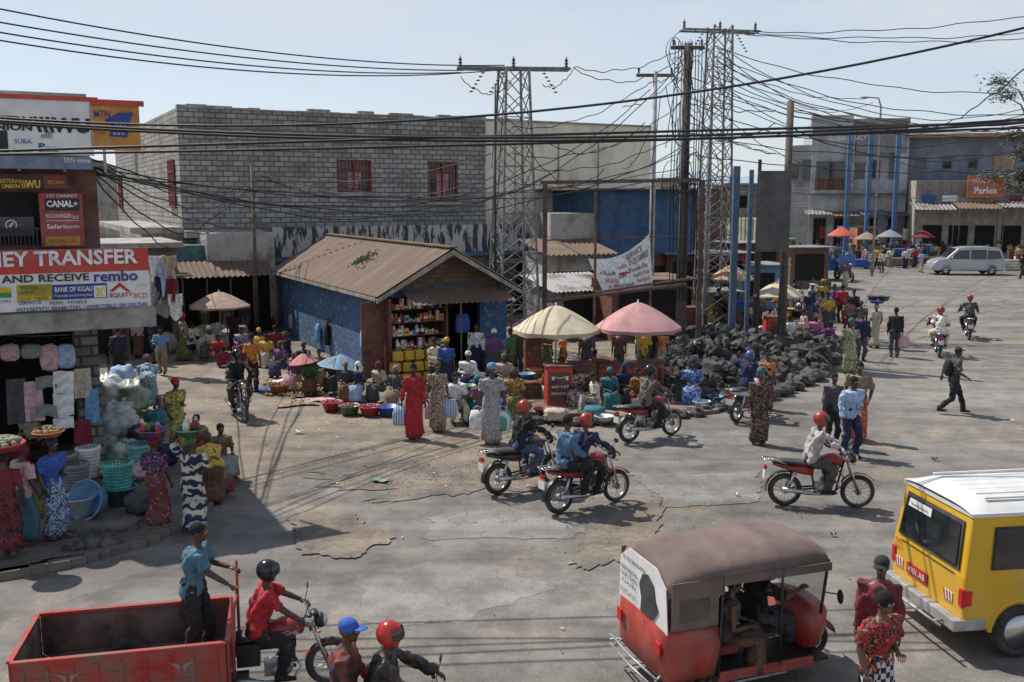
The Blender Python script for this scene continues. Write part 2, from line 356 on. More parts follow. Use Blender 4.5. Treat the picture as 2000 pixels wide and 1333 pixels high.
NM={'hair':'hair','bun':'hair','scarf':'headscarf','wrap':'headscarf','veil':'headscarf','cap':'cap','helmet':'helmet'}
def person(loc,hd,pn,label,top,tm,bot,bm_,hk,hm,s=1.,skin=None,group=None,cat='person'):
    r=thing('person',label,cat,loc,R(hd),group); r.scale=(s*rnd.uniform(.94,1.08) if pn not in('ride','pillion','ridefoot','drive') else s,s*(rnd.uniform(.95,1.12) if pn not in('ride','pillion','ridefoot','drive') else 1),s)
    def ch(name,me,m_,par=r,lc=None):
        o=bpy.data.objects.new(name,me); col.objects.link(o); o.parent=par
        if m_: o.material_slots[0].link='OBJECT'; o.material_slots[0].material=m_
        if lc is not None: o.location=lc
        return o
    sk=SKIN[skin if skin is not None else rnd.choice((0,0,1,2))]
    ch('body',garment(pn,'body'),sk)
    if top: ch('shirt' if bot=='pants' else 'blouse',garment(pn,top),tm)
    if bot: ch('trousers' if bot=='pants' else 'skirt',garment(pn,bot),bm_)
    ch('shoes',garment(pn,'shoes'),c('blk') if bot=='pants' else c('brn'))
    if hk:
        h=ch(NM[hk],headgear(hk,hm),hm,lc=skel(pn)['head'])
        if hk in('helmet','cap'): h.rotation_euler=(0,0,R(rnd.uniform(-25,25)) if pn!='ride' else R(-12))
        if hk=='helmet':
            if 'visor' not in GM:
                GM['visor']=MB().grid(lambda a,b_:V((.145*cos(-1.05+2.1*a)*cos(.5-b_*.75)-.008,.125*sin(-1.05+2.1*a)*cos(.5-b_*.75)/1.,.02+.14*sin(.5-b_*.75)+.01)),10,5).mesh('visor',[GLS])
            ch('visor',GM['visor'],None,h)
    return r
PP=[
(380,1040,0.,95,'carry','short',k('navy','pale','crm',1.6,'swirl'),'skirt',k('navy','pale','crm',1.6,'swirl'),'scarf',c('grn'),.98,'woman in navy and white swirl dress carrying green basin on her head'),
(308,1035,.0,70,'load','short',k('pur','lpk','blk',26),'skirt',k('dred','bei','brn',15),'scarf',c('dred'),.95,'woman in maroon printed wrap skirt carrying purple basin on head'),
(108,1050,.12,-20,'hip','short',c('blu'),'skirt',k('navy','pale','lbl',26),'scarf',c('navy'),.98,'woman in blue top carrying orange basin on her head beside shop'),
(20,1085,.12,100,'load','short',k('dred','blk'),'skirt',k('blk','red','dred',14),'scarf',c('blk'),.97,'woman at left edge in black and red print carrying basin of vegetables'),
(52,1062,.12,60,'hip','short',c('lpk'),'skirt',k('teal','dred'),'scarf',c('dred'),.95,'woman in pink top and teal skirt holding yellow bag near left edge'),
(418,985,.0,120,'bend','short',k('yel','brn'),'skirt',c('brn'),'scarf',c('dgr'),.92,'person in yellow print bending over basins behind the swirl dress'),
(345,880,.1,-30,'hip','short',k('grn','oli','yel',20),'skirt',k('grn','oli','yel',20),'scarf',c('red'),.95,'woman in green print dress with red headscarf near plastic bags'),
(292,800,.1,110,'bend','short',k('sky','teal','pale',18),'skirt',k('sky','teal','pale',18),'scarf',c('brn'),1.,'woman in turquoise floral dress leaning over sacks by the shop'),
(270,700,0,80,'stand','long',c('lpk'),'skirt',c('brn'),'scarf',c('brn'),.93,'person in pale pink shirt with back turned in the alley'),
(303,712,0,60,'stand','short',c('blk'),'pants',c('dgr'),'hair',HAIR,.95,'man in black shirt standing beside pink shirted person in alley'),
(362,705,0,200,'walk2','short',k('oli','brn','bei',18),'skirt',c('oli'),'scarf',c('red'),.98,'woman in olive print walking past grain sacks in alley'),
(238,705,0,-60,'hip','short',c('brn'),'skirt',k('brn','gry'),'scarf',c('gry'),.92,'woman in brown standing at the alley shop front'),
(325,640,0,-80,'stand','short',c('gry'),'pants',c('dgr'),'hair',HAIR,.95,'person in grey at the back of the alley'),
(212,665,0,-80,'stand','long',c('navy'),'pants',c('dgr'),'hair',HAIR,.95,'person in navy in the dark alley doorway'),
(495,765,0,100,'stand','short',c('org'),'pants',c('blk'),'hair',HAIR,1.,'man in orange t-shirt and black trousers with back turned'),
(425,715,0,-40,'sit','short',c('red'),'skirt',c('dred'),'hair',HAIR,.9,'person in red top seated beside sacks in front of brown parasol'),
(458,690,0,-90,'stand','short',c('blk'),'pants',c('blk'),'hair',HAIR,.95,'person in black standing left of the blue kiosk'),
(524,715,0,-100,'sit','short',k('yel','brn'),'skirt',c('bei'),'hair',HAIR,.9,'seated vendor in yellow print against kiosk wall leftmost of row'),
(553,735,0,-120,'sit','short',k('pur','pale'),'skirt',k('navy','pnk'),'scarf',c('dgr'),.92,'seated vendor in purple print by the kiosk side wall'),
(580,762,0,-110,'sit','short',c('pur'),'skirt',c('lpk'),'scarf',c('brn'),.92,'seated vendor in pink skirt near small pink umbrella'),
(606,768,0,-80,'sit','short',c('grn'),'skirt',c('brn'),'scarf',c('blk'),.9,'seated vendor in green under small pink umbrella'),
(650,765,0,-90,'sit','short',c('brn'),'skirt',c('dgr'),'hair',HAIR,.9,'seated vendor in brown under small blue umbrella'),
(677,782,0,-80,'sit','short',c('dgr'),'skirt',k('brn','org'),'scarf',c('tan'),.92,'seated vendor in dark grey behind the green onion basin'),
(703,783,0,-100,'sit','short',k('navy','pale'),'skirt',c('lbl'),'veil',c('wht'),.92,'seated vendor with white headscarf behind the red basket'),
(745,783,0,-120,'sit','short',c('bei'),'skirt',c('dgr'),'scarf',c('dred'),.92,'seated vendor in beige with red headscarf by kiosk corner'),
(778,795,0,-110,'sit','short',k('dgr','pale'),'skirt',c('tan'),'scarf',c('gry'),.94,'seated vendor in dark print right of the kiosk corner'),
(810,857,0,-100,'bags','long',c('red'),'skirt',c('red'),'hair',HAIR,1.05,'woman in long crimson dress carrying two shopping bags'),
(855,842,0,-80,'bags','short',k('bei','dred','brn',22),'skirt',k('bei','dred','brn',22),'scarf',c('brn'),1.,'woman in beige and maroon print carrying striped bag'),
(888,822,0,-70,'sit','short',c('wht'),'pants',c('bei'),'hair',HAIR,1.05,'man in white shirt seated on a low stool'),
(873,770,0,-80,'stand','short',c('blu'),'skirt',c('navy'),'wrap',c('yel'),.95,'woman in royal blue top with yellow headscarf at kiosk front'),
(960,866,0,-75,'bags','short',k('pale','dgr','gry',24),'skirt',k('pale','dgr','gry',24),'wrap',c('sky'),1.08,'woman in white and grey print dress with blue head wrap'),
(1003,812,0,-80,'sit','short',k('yel','oli','brn',20),'skirt',k('oli','yel'),'scarf',c('brn'),1.05,'seated woman in yellow olive print behind blue bag'),
(965,745,0,-90,'stand','short',c('pur'),'skirt',c('dgr'),'scarf',c('wht'),.95,'woman in purple with white headscarf behind stall goods'),
(1042,760,0,-60,'stand','short',k('pale','brn'),'skirt',c('gry'),'scarf',c('tan'),.95,'woman in pale print left of cream parasol pole'),
(1012,735,0,-100,'stand','short',c('brn'),'pants',c('dgr'),'hair',HAIR,.95,'man in brown behind the stall goods beside sacks'),
(1122,795,0,-90,'sit','short',k('navy','org','bei',20),'skirt',k('navy','org','bei',20),'scarf',c('navy'),.98,'seated woman in orange and navy print below red cabinets'),
(1145,745,0,-90,'stand','short',c('dgr'),'skirt',c('dgr'),'hair',HAIR,.95,'person in dark grey between the two big parasols'),
(1188,800,0,-80,'sit','short',c('teal'),'skirt',k('teal','blk'),'scarf',c('teal'),.95,'seated woman in teal clothes under pink parasol'),
(1215,790,0,-60,'sit','short',c('navy'),'skirt',c('dgr'),'veil',c('navy'),.95,'seated woman in navy headscarf beside the lava stones'),
(1208,740,0,-90,'stand','short',c('brn'),'pants',c('dgr'),'hair',HAIR,.95,'man in brown shirt behind red counter under pink parasol'),
(1268,735,0,-110,'stand','short',c('blk'),'pants',c('blk'),'hair',HAIR,.98,'man in black standing right of pink parasol pole'),
(1350,790,0,-100,'sit','short',k('blu','blk','lbl',18),'skirt',k('blu','blk','lbl',18),'scarf',c('navy'),1.05,'woman in blue print seated in front of lava rock heap'),
(1480,868,0,-85,'stand','long',k('brn','bei','blk',30),'skirt',k('brn','bei','blk',30),'wrap',c('teal'),1.03,'tall woman in long brown speckled dress and teal turban'),
(1495,800,0,-70,'stand','short',c('org'),'skirt',c('brn'),'hair',HAIR,.9,'person in orange behind the tall woman in speckled dress'),
(1656,892,0,-70,'hip','long',c('lbl'),'pants',c('navy'),'hair',HAIR,1.05,'man in light blue shirt walking between motorcycles'),
(1622,872,0,-80,'stand','long',c('dgr'),'pants',c('blk'),'hair',HAIR,1.,'man in dark jacket beside light blue shirted man'),
(1672,860,0,-110,'walk2','short',c('tan'),'skirt',k('org','brn','red',14),'hair',HAIR,1.1,'woman in orange printed dress behind light blue shirted man'),
(1858,808,0,-5,'walk','short',c('dgr'),'pants',c('blk'),'cap',c('blk'),1.05,'man in dark clothes and cap striding with black backpack'),
(1746,698,0,75,'stand','long',c('blk'),'pants',c('dgr'),'hair',HAIR,1.04,'man in black sweater holding red and white bag'),
(1708,680,0,100,'load','short',c('bei'),'skirt',c('bei'),'scarf',c('bei'),.98,'woman in beige carrying green and purple basins on her head'),
(1678,672,0,90,'stand','short',k('dgr','crm'),'skirt',c('crm'),'scarf',c('dgr'),.98,'woman in cream skirt beside the lady with basins on head'),
(1680,705,0,-90,'stand','long',c('navy'),'pants',c('dgr'),'hair',HAIR,1.,'man in navy behind woman in green print dress'),
(1657,730,0,-95,'stand','short',k('grn','yel','bei',20),'skirt',k('grn','yel','bei',20),'wrap',c('teal'),1.03,'woman in green and yellow print dress with teal wrap'),
(1643,632,0,100,'stand','short',c('red'),'pants',c('blk'),'hair',HAIR,1.02,'man in red t-shirt standing beside parked motorcycle'),
(1604,618,0,-90,'stand','short',k('yel','dred','grn',14),'skirt',k('yel','dred','grn',14),'wrap',c('org'),1.02,'woman in bright yellow and red print at rubble corner'),
(1592,678,.2,-100,'sit','long',c('pnk'),'skirt',c('pur'),'scarf',c('pnk'),1.,'seated person wrapped in bright pink by the rubble'),
(1578,640,0,-90,'stand','short',c('navy'),'skirt',c('dgr'),'scarf',c('lbl'),.98,'woman in navy right of the far cream parasol'),
(1556,648,0,-90,'sit','short',c('blk'),'skirt',c('gry'),'scarf',c('wht'),1.,'seated woman in black with white headscarf near far parasol'),
(1500,655,0,-80,'sit','short',c('wht'),'skirt',c('tan'),'scarf',c('tan'),1.,'seated vendor in white under far cream parasol'),
(1482,640,0,-80,'stand','short',c('tan'),'skirt',c('dgr'),'hair',HAIR,.95,'vendor in tan standing under far cream parasol'),
(1575,520,0,-60,'stand','short',c('grn'),'pants',c('dgr'),'hair',HAIR,1.,'person in green between truck and blue tricycle'),
(1703,533,0,90,'stand','long',c('bei'),'pants',c('oli'),'hair',HAIR,1.,'man in beige shirt left one of pair crossing far road'),
(1722,533,0,90,'stand','long',c('crm'),'pants',c('oli'),'cap',c('oli'),1.,'man in cream shirt right one of pair crossing far road'),
(1798,533,0,-60,'walk2','short',c('lbl'),'pants',c('bei'),'hair',HAIR,1.,'man in light blue shirt walking by far silver minivan'),
(1745,520,0,-100,'stand','short',c('grn'),'pants',c('navy'),'hair',HAIR,1.,'man in green shirt near far red umbrella'),
(1775,518,0,-80,'stand','short',c('wht'),'pants',c('dgr'),'hair',HAIR,.95,'person in white shirt among far pavement stalls'),
(1997,545,0,200,'walk','short',c('blk'),'pants',c('blk'),'hair',HAIR,1.02,'person in black under dark umbrella at right edge'),
]
for q in PP:
    l=G(q[0],q[1],q[2]); person(l,q[3],q[4],q[12],q[5],q[6],q[7],q[8],q[9],q[10],q[11])
CN=dict(red='red',blu='blue',wht='white',yel='yellow',org='orange',grn='green',pnk='pink',lbl='pale blue',pur='purple',teal='teal',gry='grey',crm='cream',dred='maroon',brn='brown',sky='sky blue',tan='tan',bei='beige',navy='navy',dgr='charcoal',oli='olive',lpk='rose',blk='black',pale='off white')
USED=set(); rc=random.Random(5)
def extra(x,y,z,pn,place,grp=None,s=.97):
    for _ in range(200):
        a,b_=rc.choice(('red','blu','wht','yel','org','grn','lpk','lbl','pur','teal','gry','crm','dred','brn','sky','tan','blk','navy','bei','oli')),rc.choice(('navy','dgr','blk','brn','bei','gry','oli','dred','tan','teal'))
        w_='trousers' if rc.random()<.5 and pn!='sit' else 'skirt'; l=f'{"seated" if pn=="sit" else "standing"} person in {CN[a]} top and {CN[b_]} {w_} {place}'
        if l not in USED and a!=b_: break
    USED.add(l)
    tm=c(a) if rc.random()<.6 else k(a,b_,rc.choice(('bei','brn','blk')),22); hk,hm=rc.choice((('hair',HAIR),('hair',HAIR),('scarf',c(b_)),('wrap',c(a)),('cap',c('blk'))))
    if w_=='trousers' and hk in('scarf','wrap'): hk,hm='hair',HAIR
    person(G(x,y,z),rc.uniform(-150,-30) if rc.random()<.7 else rc.uniform(60,200),pn,l,rc.choice(('short','long')),tm,'pants' if w_=='trousers' else 'skirt',c(b_),hk,hm,s*rc.uniform(.94,1.04),group=grp)
for i in range(70):
    x=1662+i*4.8+rc.uniform(-5,5); extra(x,rc.uniform(502,526) if not 1815<x<1972 else rc.uniform(500,512),0,rc.choice(('stand','talk','walk2','hip')),'in the far crowd before the shops','far crowd before the shops',1.)
for x,y,pn in ((930,735,'stand'),(915,765,'sit'),(1000,742,'stand'),(1065,740,'talk'),(1075,790,'sit'),(1100,745,'stand'),(1165,760,'sit'),(1240,800,'sit'),(1165,812,'sit'),(1255,745,'stand'),(1290,735,'stand'),(985,770,'sit'),(848,770,'talk'),(940,825,'sit')): extra(x,y,0,pn,'around the stalls beneath the parasols','stall people beneath the parasols')
for x,y,pn in ((1440,645,'stand'),(1462,640,'sit'),(1520,640,'talk'),(1540,632,'stand'),(1560,625,'stand'),(1590,632,'sit'),(1615,655,'stand'),(1628,625,'talk'),(1655,660,'stand'),(1588,606,'stand'),(1665,640,'stand'),(1572,662,'sit'),(1602,650,'stand'),(1535,655,'sit'),(1400,635,'stand'),(1572,540,'stand'),(1560,512,'stand'),(1595,505,'talk'),(1650,560,'walk2'),(1585,625,'stand'),(1550,610,'talk'),(1612,595,'stand'),(1545,678,'sit'),(1615,690,'sit')): extra(x,y,.1,pn,'near the far cream parasol and rubble','people near the far cream parasol')
for x,y,pn in ((222,690,'talk'),(255,672,'stand'),(285,668,'stand'),(345,668,'sit'),(375,690,'sit'),(400,655,'stand'),(415,700,'sit'),(445,655,'stand'),(475,700,'sit'),(480,660,'stand'),(318,730,'talk'),(540,700,'sit'),(505,705,'sit'),(565,715,'sit'),(625,750,'sit'),(592,735,'sit'),(235,740,'stand'),(30,880,'stand'),(70,900,'sit'),(390,905,'sit'),(430,930,'sit')): extra(x,y,.05,pn,'in the alley market left of kiosk','people in the alley market',.93)
# ---------- motorcycles
def wheel(par,cx,cy,cz,r,w=.045,spokes=16,hubm=ALU):
    m=MB(); m.loft([(cx,cy-.06,cz),(cx,cy+.06,cz)],.055,n=12)
    for i in range(spokes):
        a=2*PI*i/spokes; e=V((cos(a),0,sin(a))); m.loft([V((cx,cy+(.03 if i%2 else -.03),cz))+e*.04,V((cx,cy,cz))+e*(r-.06)],.0045,n=3)
    o=m.build('wheel',hubm,par)
    MB().torus((cx,cy,cz),r-w,w,w).build('tyre',RUB,o); MB().torus((cx,cy,cz),r-w*1.8,.014,.03,m=6).build('rim',CHR,o)
    return o
def headlamp(par,p,r=.09):
    h=MB().ell(p,(.08,r,r),14,9).build('headlight',BLKM,par); MB().ell(V(p)+V((.035,0,0)),(.055,r*.88,r*.88),14,9).build('lens',CHR,h)
PAINT=mat('bike_red',(.27,.016,.018),.3,var=.15,scale=5,dust=.25)
def front_end(r):
    f=MB()
    for g in(1,-1): f.loft([(.64,.075*g,.3),(.52,.075*g,.62),(.42,.075*g,.92)],[.022,.022,.018],n=8)
    f.box((.38,.47),(-.1,.1),(.88,.92)); f.build('fork',CHR,r)
    MB().torus((.64,0,.3),.335,.008,.06,n=10,a0=R(35),a1=R(150)).build('front_fender',PAINT,r)
    h=MB(); h.loft([(.3,.36,1.03),(.36,.2,1.05),(.42,.06,.97),(.42,-.06,.97),(.36,-.2,1.05),(.3,-.36,1.03)],.013,n=8)
    hb=h.build('handlebar',BLKM,r)
    for g in(1,-1): MB().loft([(.33,.25*g,1.04),(.3,.37*g,1.03)],.02,n=8).build('grip',RUB,hb)
    for g in(1,-1): MB().loft([(.36,.2*g,1.05),(.4,.26*g,1.2)],.006,n=5).ell((.4,.28*g,1.23),(.012,.065,.045),10,7).build('mirror',BLKM,r)
    headlamp(r,(.53,0,.9)); MB().ell((.46,0,1.0),(.05,.09,.035),10,7).build('instrument_panel',BLKM,r)
    for g in(1,-1): MB().loft([(.5,.08*g,.84),(.5,.17*g,.84)],.008,n=5).ell((.51,.18*g,.84),(.03,.025,.02),8,6).build('indicator',mat('amber',(.7,.2,.02),.3),r)
def tank(r): MB().loft([(-.1,0,.78),(-.04,0,.82),(.1,0,.86),(.24,0,.87),(.34,0,.83)],[.06,.11,.14,.15,.09],[.05,.08,.11,.12,.07],side=(0,1,0),n=16).build('fuel_tank',PAINT,r)
def engine(r):
    e=MB().ell((.06,0,.36),(.15,.12,.11),14,8)
    for i in range(6): e.box((.1,.24),(-.075,.075),(.44+i*.03,.458+i*.03))
    e.box((-.12,.1),(-.08,.08),(.3,.47)); e.build('engine',ALU,r,bev=.006)
    MB().loft([(.22,-.06,.52),(.3,-.09,.4),(.2,-.13,.27),(-.1,-.15,.27),(-.25,-.17,.3),(-.72,-.19,.36)],[.018,.018,.018,.02,.04,.045],n=10).build('exhaust',CHR,r)
SEATM=mat('seat_black',(.025,.025,.025),.6,dust=.3); TLR=mat('tail_red',(.5,.01,.01),.25)
def make_bike():
    r=thing('motorcycle','x','motorcycle',(0,0,0))
    wheel(r,-.62,0,.3,.3,.05); wheel(r,.64,0,.3,.3,.042)
    front_end(r); tank(r); engine(r)
    f=MB(); f.loft([(.4,0,.86),(.3,0,.72),(-.3,0,.7),(-.7,0,.76)],.02,n=6); f.loft([(.38,0,.84),(.26,0,.3),(-.1,0,.26),(-.18,0,.7)],.02,n=6)
    for g in(1,-1): f.loft([(-.1,.07*g,.36),(-.62,.09*g,.3)],.018,n=6)
    f.loft([(-.02,-.22,.29),(-.02,.22,.29)],.012,n=6); f.build('frame',BLKM,r)
    MB().loft([(-.86,0,.83),(-.7,0,.83),(-.4,0,.815),(-.2,0,.79),(-.02,0,.8)],[.07,.12,.135,.125,.08],[.03,.045,.05,.045,.03],side=(0,1,0),n=14).build('seat',SEATM,r)
    MB().loft([(-.15,0,.66),(-.35,0,.68),(-.55,0,.71),(-.85,0,.78)],[.1,.115,.1,.07],[.1,.09,.06,.03],side=(0,1,0),n=12).build('side_panel',PAINT,r)
    MB().torus((-.62,0,.3),.34,.008,.07,n=12,a0=R(55),a1=R(185)).build('rear_fender',BLKM,r)
    for g in(1,-1): MB().loft([(-.58,.11*g,.34),(-.48,.11*g,.66)],.028,n=8).build('shock_absorber',CHR,r)
    k_=MB(); 
    for g in(1,-1): k_.loft([(-.6,.13*g,.78),(-.8,.13*g,.86),(-1.02,.1*g,.87),(-1.02,0,.87)],.011,n=6)
    for x in(-.86,-.93,-1.0): k_.loft([(x,-.12,.87),(x,.12,.87)],.008,n=5)
    k_.build('luggage_rack',CHR,r)
    MB().box((-1.0,-.95),(-.06,.06),(.68,.75)).build('tail_light',TLR,r,bev=.01)
    MB().box((-1.0,-.99),(-.09,.09),(.5,.64)).build('number_plate',SIGNW,r)
    c_=MB()
    for g in(1,-1): c_.loft([(.27,.04*g,.7),(.33,.22*g,.62),(.3,.24*g,.45),(.2,.05*g,.3)],.011,n=6)
    c_.build('crash_bar',BLKM,r)
    return r
bike0=make_bike(); used=[0]
BW=mat('bike_white',(.6,.6,.62),.3,dust=.15); BB=mat('bike_black',(.025,.025,.03),.25,dust=.2); BBl=mat('bike_blue',(.03,.09,.35),.3,dust=.2)
def bike(a,b_,label,paint=None,loc=None,hd=None,s=1.05):
    if loc is None:
        A=G(*a);B=G(*b_); loc=(A+B)/2; hd=math.degrees(math.atan2(B.y-A.y,B.x-A.x))
    rec={n:paint for n in('fuel_tank','side_panel','front_fender')} if paint else None
    if not used[0] and not paint:
        used[0]=1; o=bike0; o.location=loc; o.rotation_euler=(0,0,R(hd)); o['label']=label; o['group']='motorcycles at the crossing'; o.scale=(s,)*3
    else: o=dup(bike0,loc,R(hd),label,'motorcycles at the crossing',rec,s)
    return loc,hd,s
def rider(B,pn,label,top,tm,bot,bm_,hk,hm): person(B[0],B[1],pn,label,top,tm,bot,bm_,hk,hm,B[2])
RH=mat('helmet_red',(.33,.03,.02),.35,var=.25,dust=.2); BH=mat('helmet_black',(.018,.018,.02),.2,var=.1); BLH=mat('helmet_blue',(.05,.1,.26),.3,dust=.15)
b=bike((1080,1006),(1212,978),'red motorcycle carrying two riders in the middle of the crossing')
rider(b,'ride','rider in dark jacket and red helmet steering two-up motorcycle','long',c('navy'),'pants',c('blk'),'helmet',RH)
rider(b,'pillion','bareheaded passenger in blue shirt behind red helmeted rider','long',mat('denim_shirt',(.09,.17,.28),.9),'pants',c('blk'),'hair',HAIR)
b=bike((963,968),(1090,944),'black motorcycle partly hidden behind the two-up motorcycle',BB)
rider(b,'ride','rider in black jacket, blue jeans and red helmet','long',c('blk'),'pants',mat('jeans',(.07,.1,.18),.9),'helmet',RH)
b=bike((1222,866),(1316,850),'dark red motorcycle passing in front of the parasols')
rider(b,'ride','rider in grey brown jacket and black helmet by parasols','long',mat('jacket_taupe',(.14,.12,.1),.9),'pants',c('blk'),'helmet',BH)
b=bike((1425,830),(1500,806),'white and blue motorcycle stopped beside the rubble',BW)
rider(b,'ridefoot','rider in black jacket and blue helmet on white motorcycle','long',c('navy'),'pants',c('blk'),'helmet',BLH)
b=bike((1530,988),(1672,992),'red motorcycle in profile left of the yellow van')
rider(b,'ride','rider in pale pink and black jacket with red helmet','long',mat('jacket_pale',(.42,.33,.34),.9,scale=3,c2=(.56,.53,.53)),'pants',c('dgr'),'helmet',RH)
b=bike((450,800),(487,833),'black motorcycle riding out of the alley toward the viewer',BB)
rider(b,'ride','rider in black with grey helmet coming from the alley','long',c('blk'),'pants',c('dgr'),'helmet',BH)
b=bike((1838,706),(1824,682),'motorcycle carrying rider and passenger away along the road',BBl)
rider(b,'ride','rider in red helmet ahead of white shirted passenger','long',c('dred'),'pants',c('dgr'),'helmet',RH)
rider(b,'pillion','passenger in white shirt on motorcycle riding away','short',c('wht'),'pants',c('crm'),'helmet',RH)
b=bike((1897,672),(1883,650),'rightmost far motorcycle riding away along the road',BB)
rider(b,'ride','rider in dark grey jacket on far right motorcycle','long',c('dgr'),'pants',c('blk'),'helmet',RH)
b=bike((1622,640),(1600,610),'black motorcycle parked beside man in red t-shirt',BB)
FL=V((-1.12,8.76,0))
b=bike(0,0,'dark motorcycle cut by the bottom edge beside red tricycle',BB,FL,-4,1.)
rider(b,'ride','rider in black leather jacket and red open helmet at bottom','long',mat('leather',(.02,.018,.017),.45,scale=8,bump=.5),'pants',c('blk'),'helmet',mat('helmet_scarlet',(.4,.03,.02),.2))
rider(b,'pillion','passenger in red orange jacket and blue cap at bottom','long',mat('red_jacket',(.5,.06,.025),.8,scale=2.5,bump=.3,c2=(.03,.03,.035)),'pants',c('dgr'),'cap',mat('cap_blue',(.03,.1,.42),.8))
person(at(1718,1150,9.55).xy.to_3d(),-60,'hip','woman in red black floral top and checked skirt by tuk-tuk','short',k('blk','org','red',22,'kit'),'skirt',mat('checked',(.02,.02,.025),.9,kind='check',c2=(.5,.5,.5),scale=16),'bun',HAIR,.98,1)
person(at(1722,1100,10.45).xy.to_3d(),-110,'stand','man in crimson shirt and black cap behind yellow van','long',c('dred'),'pants',c('dgr'),'cap',c('blk'),1.,0)
m=MB().ell((0,0,0),(.11,.16,.23),12,10).loft([(.05,.1,.18),(.2,.12,.2),(.24,.12,.05)],.018,n=5); tag(m.build('backpack',c('blk'),None,G(1858,808)+V((-.17,0,1.24))),'black backpack on the back of striding man','backpack')
# ---------- cargo tricycle in front
TO=V((-4.4,10.3,0)); ta=13
t=thing('cargo_tricycle','red three-wheeled cargo tricycle with open bed at bottom left','tricycle',TO,R(ta))
TRed=mat('tricycle_red',(.3,.022,.018),.45,kind='patch',scale=2.2,c2=(.12,.035,.028),th=(.46,.68),dust=.45)
TIn=mat('bed_inside',(.08,.045,.04),.8,scale=3,var=.5,dust=.5)
bx('bed_floor',t,TIn,(-.95,1.18),(-.6,.6),(.42,.46))
BZ=.92
def panel(nm,x,y,z=(.42,BZ)):
    o=bx(nm,t,TRed,x,y,z,bev=.006); r=MB()
    if abs(x[1]-x[0])>.5:
        for i in range(9):
            xx=x[0]+.1+i*(x[1]-x[0]-.2)/8
            for yy in (y[0]-.012,y[1]+.0): r.box((xx-.02,xx+.02),(yy,yy+.012),(z[0]+.05,z[1]-.06))
        for zz_ in (z[0]+.16,z[0]+.31):
            for yy in (y[0]-.008,y[1]): r.box((x[0],x[1]),(yy,yy+.008),(zz_-.012,zz_+.012))
        r.box((x[0]-.01,x[1]+.01),(y[0]-.015,y[1]+.015),(z[1]+.001,z[1]+.03))
    else:
        r.box((x[0]-.015,x[1]+.015),(y[0],y[1]),(z[1]+.001,z[1]+.03))
    r.build('panel_rib',TRed,o); return o
sp=panel('side_panel',(-.95,1.18),(-.64,-.61)); panel('side_panel',(-.95,1.18),(.61,.64)); panel('tail_panel',(-.99,-.96),(-.6,.6)); panel('front_panel',(1.19,1.22),(-.6,.6))
bx('bed_lining',t,TIn,(-.94,1.17),(.594,.6),(.47,BZ-.02)); bx('bed_lining',t,TIn,(-.955,-.945),(-.59,.59),(.47,BZ-.02)); bx('bed_lining',t,TIn,(1.175,1.187),(-.59,.59),(.47,BZ-.02))
rl=MB()
for y in(-.55,.55): rl.loft([(1.26,y,.5),(1.26,y,1.42)],.018,n=6)
rl.loft([(1.26,-.55,1.1),(1.26,.55,1.1)],.016,n=6); rl.build('front_rail',TRed,t)
for g in(1,-1): wheel(t,0,.5*g,.3,.3,.07,8,BLKM)
ch=MB(); 
for g in(1,-1): ch.box((-.9,1.4),(.28*g-.03,.28*g+.03),(.34,.415))
ch.loft([(0,-.5,.3),(0,.5,.3)],.05,n=8); ch.build('chassis',BLKM,t)
fx=1.68
def shifted(fn):
    before=set(bpy.data.objects); fn()
    for o in set(bpy.data.objects)-before:
        if o.parent==t: o.location.x+=fx; o.location.z-=.08
shifted(lambda:(front_end(t),tank(t),engine(t),wheel(t,.64,0,.38,.3,.05)))
MB().loft([(-.42+fx,0,.7),(-.2+fx,0,.72),(-.05+fx,0,.72)],[.15,.16,.1],[.05,.05,.04],side=(0,1,0),n=12).build('seat',SEATM,t)
MB().box((-.45+fx,.25+fx),(-.05,.05),(.54,.64)).box((-.42+fx,-.16+fx),(-.12,.12),(.38,.65)).build('frame',BLKM,t)
for x0,x1 in((-.62,-.2),(.5,.95)):
    em=MB()
    for i in range(5):
        for g in(1,-1): em.poly([( (x0+x1)/2+g*.02,-.656,.75-i*.018),((x0+x1)/2+g*(.13-i*.02),-.656,.78-i*.02),((x0+x1)/2+g*(.11-i*.02),-.656,.77-i*.02),((x0+x1)/2+g*.02,-.656,.74-i*.018)])
    em.build('wing_emblem',mat('emblem_grey',(.42,.38,.36),.6),sp)
text('ANGHE',t,fx-.02,.74,fx+.28,.79,SIGNW,y=-.165)
ux,uy=V((cos(R(ta)),sin(R(ta)),0)),V((-sin(R(ta)),cos(R(ta)),0))
person(TO+ux*(fx+.0)+V((0,0,-.09)),ta,'ride','tricycle driver in red jersey and black helmet','short',mat('jersey',(.4,.022,.027),.85,scale=8,bump=.3),'pants',c('blk'),'helmet',BH,.98,0)
person(TO+ux*.8+uy*.05+V((0,0,.46)),ta-12,'rail','man in teal shirt standing in the red tricycle bed','short',mat('teal_shirt',(.07,.16,.22),.9,scale=8,bump=.3),'pants',c('blk'),'hair',HAIR,.94,0)
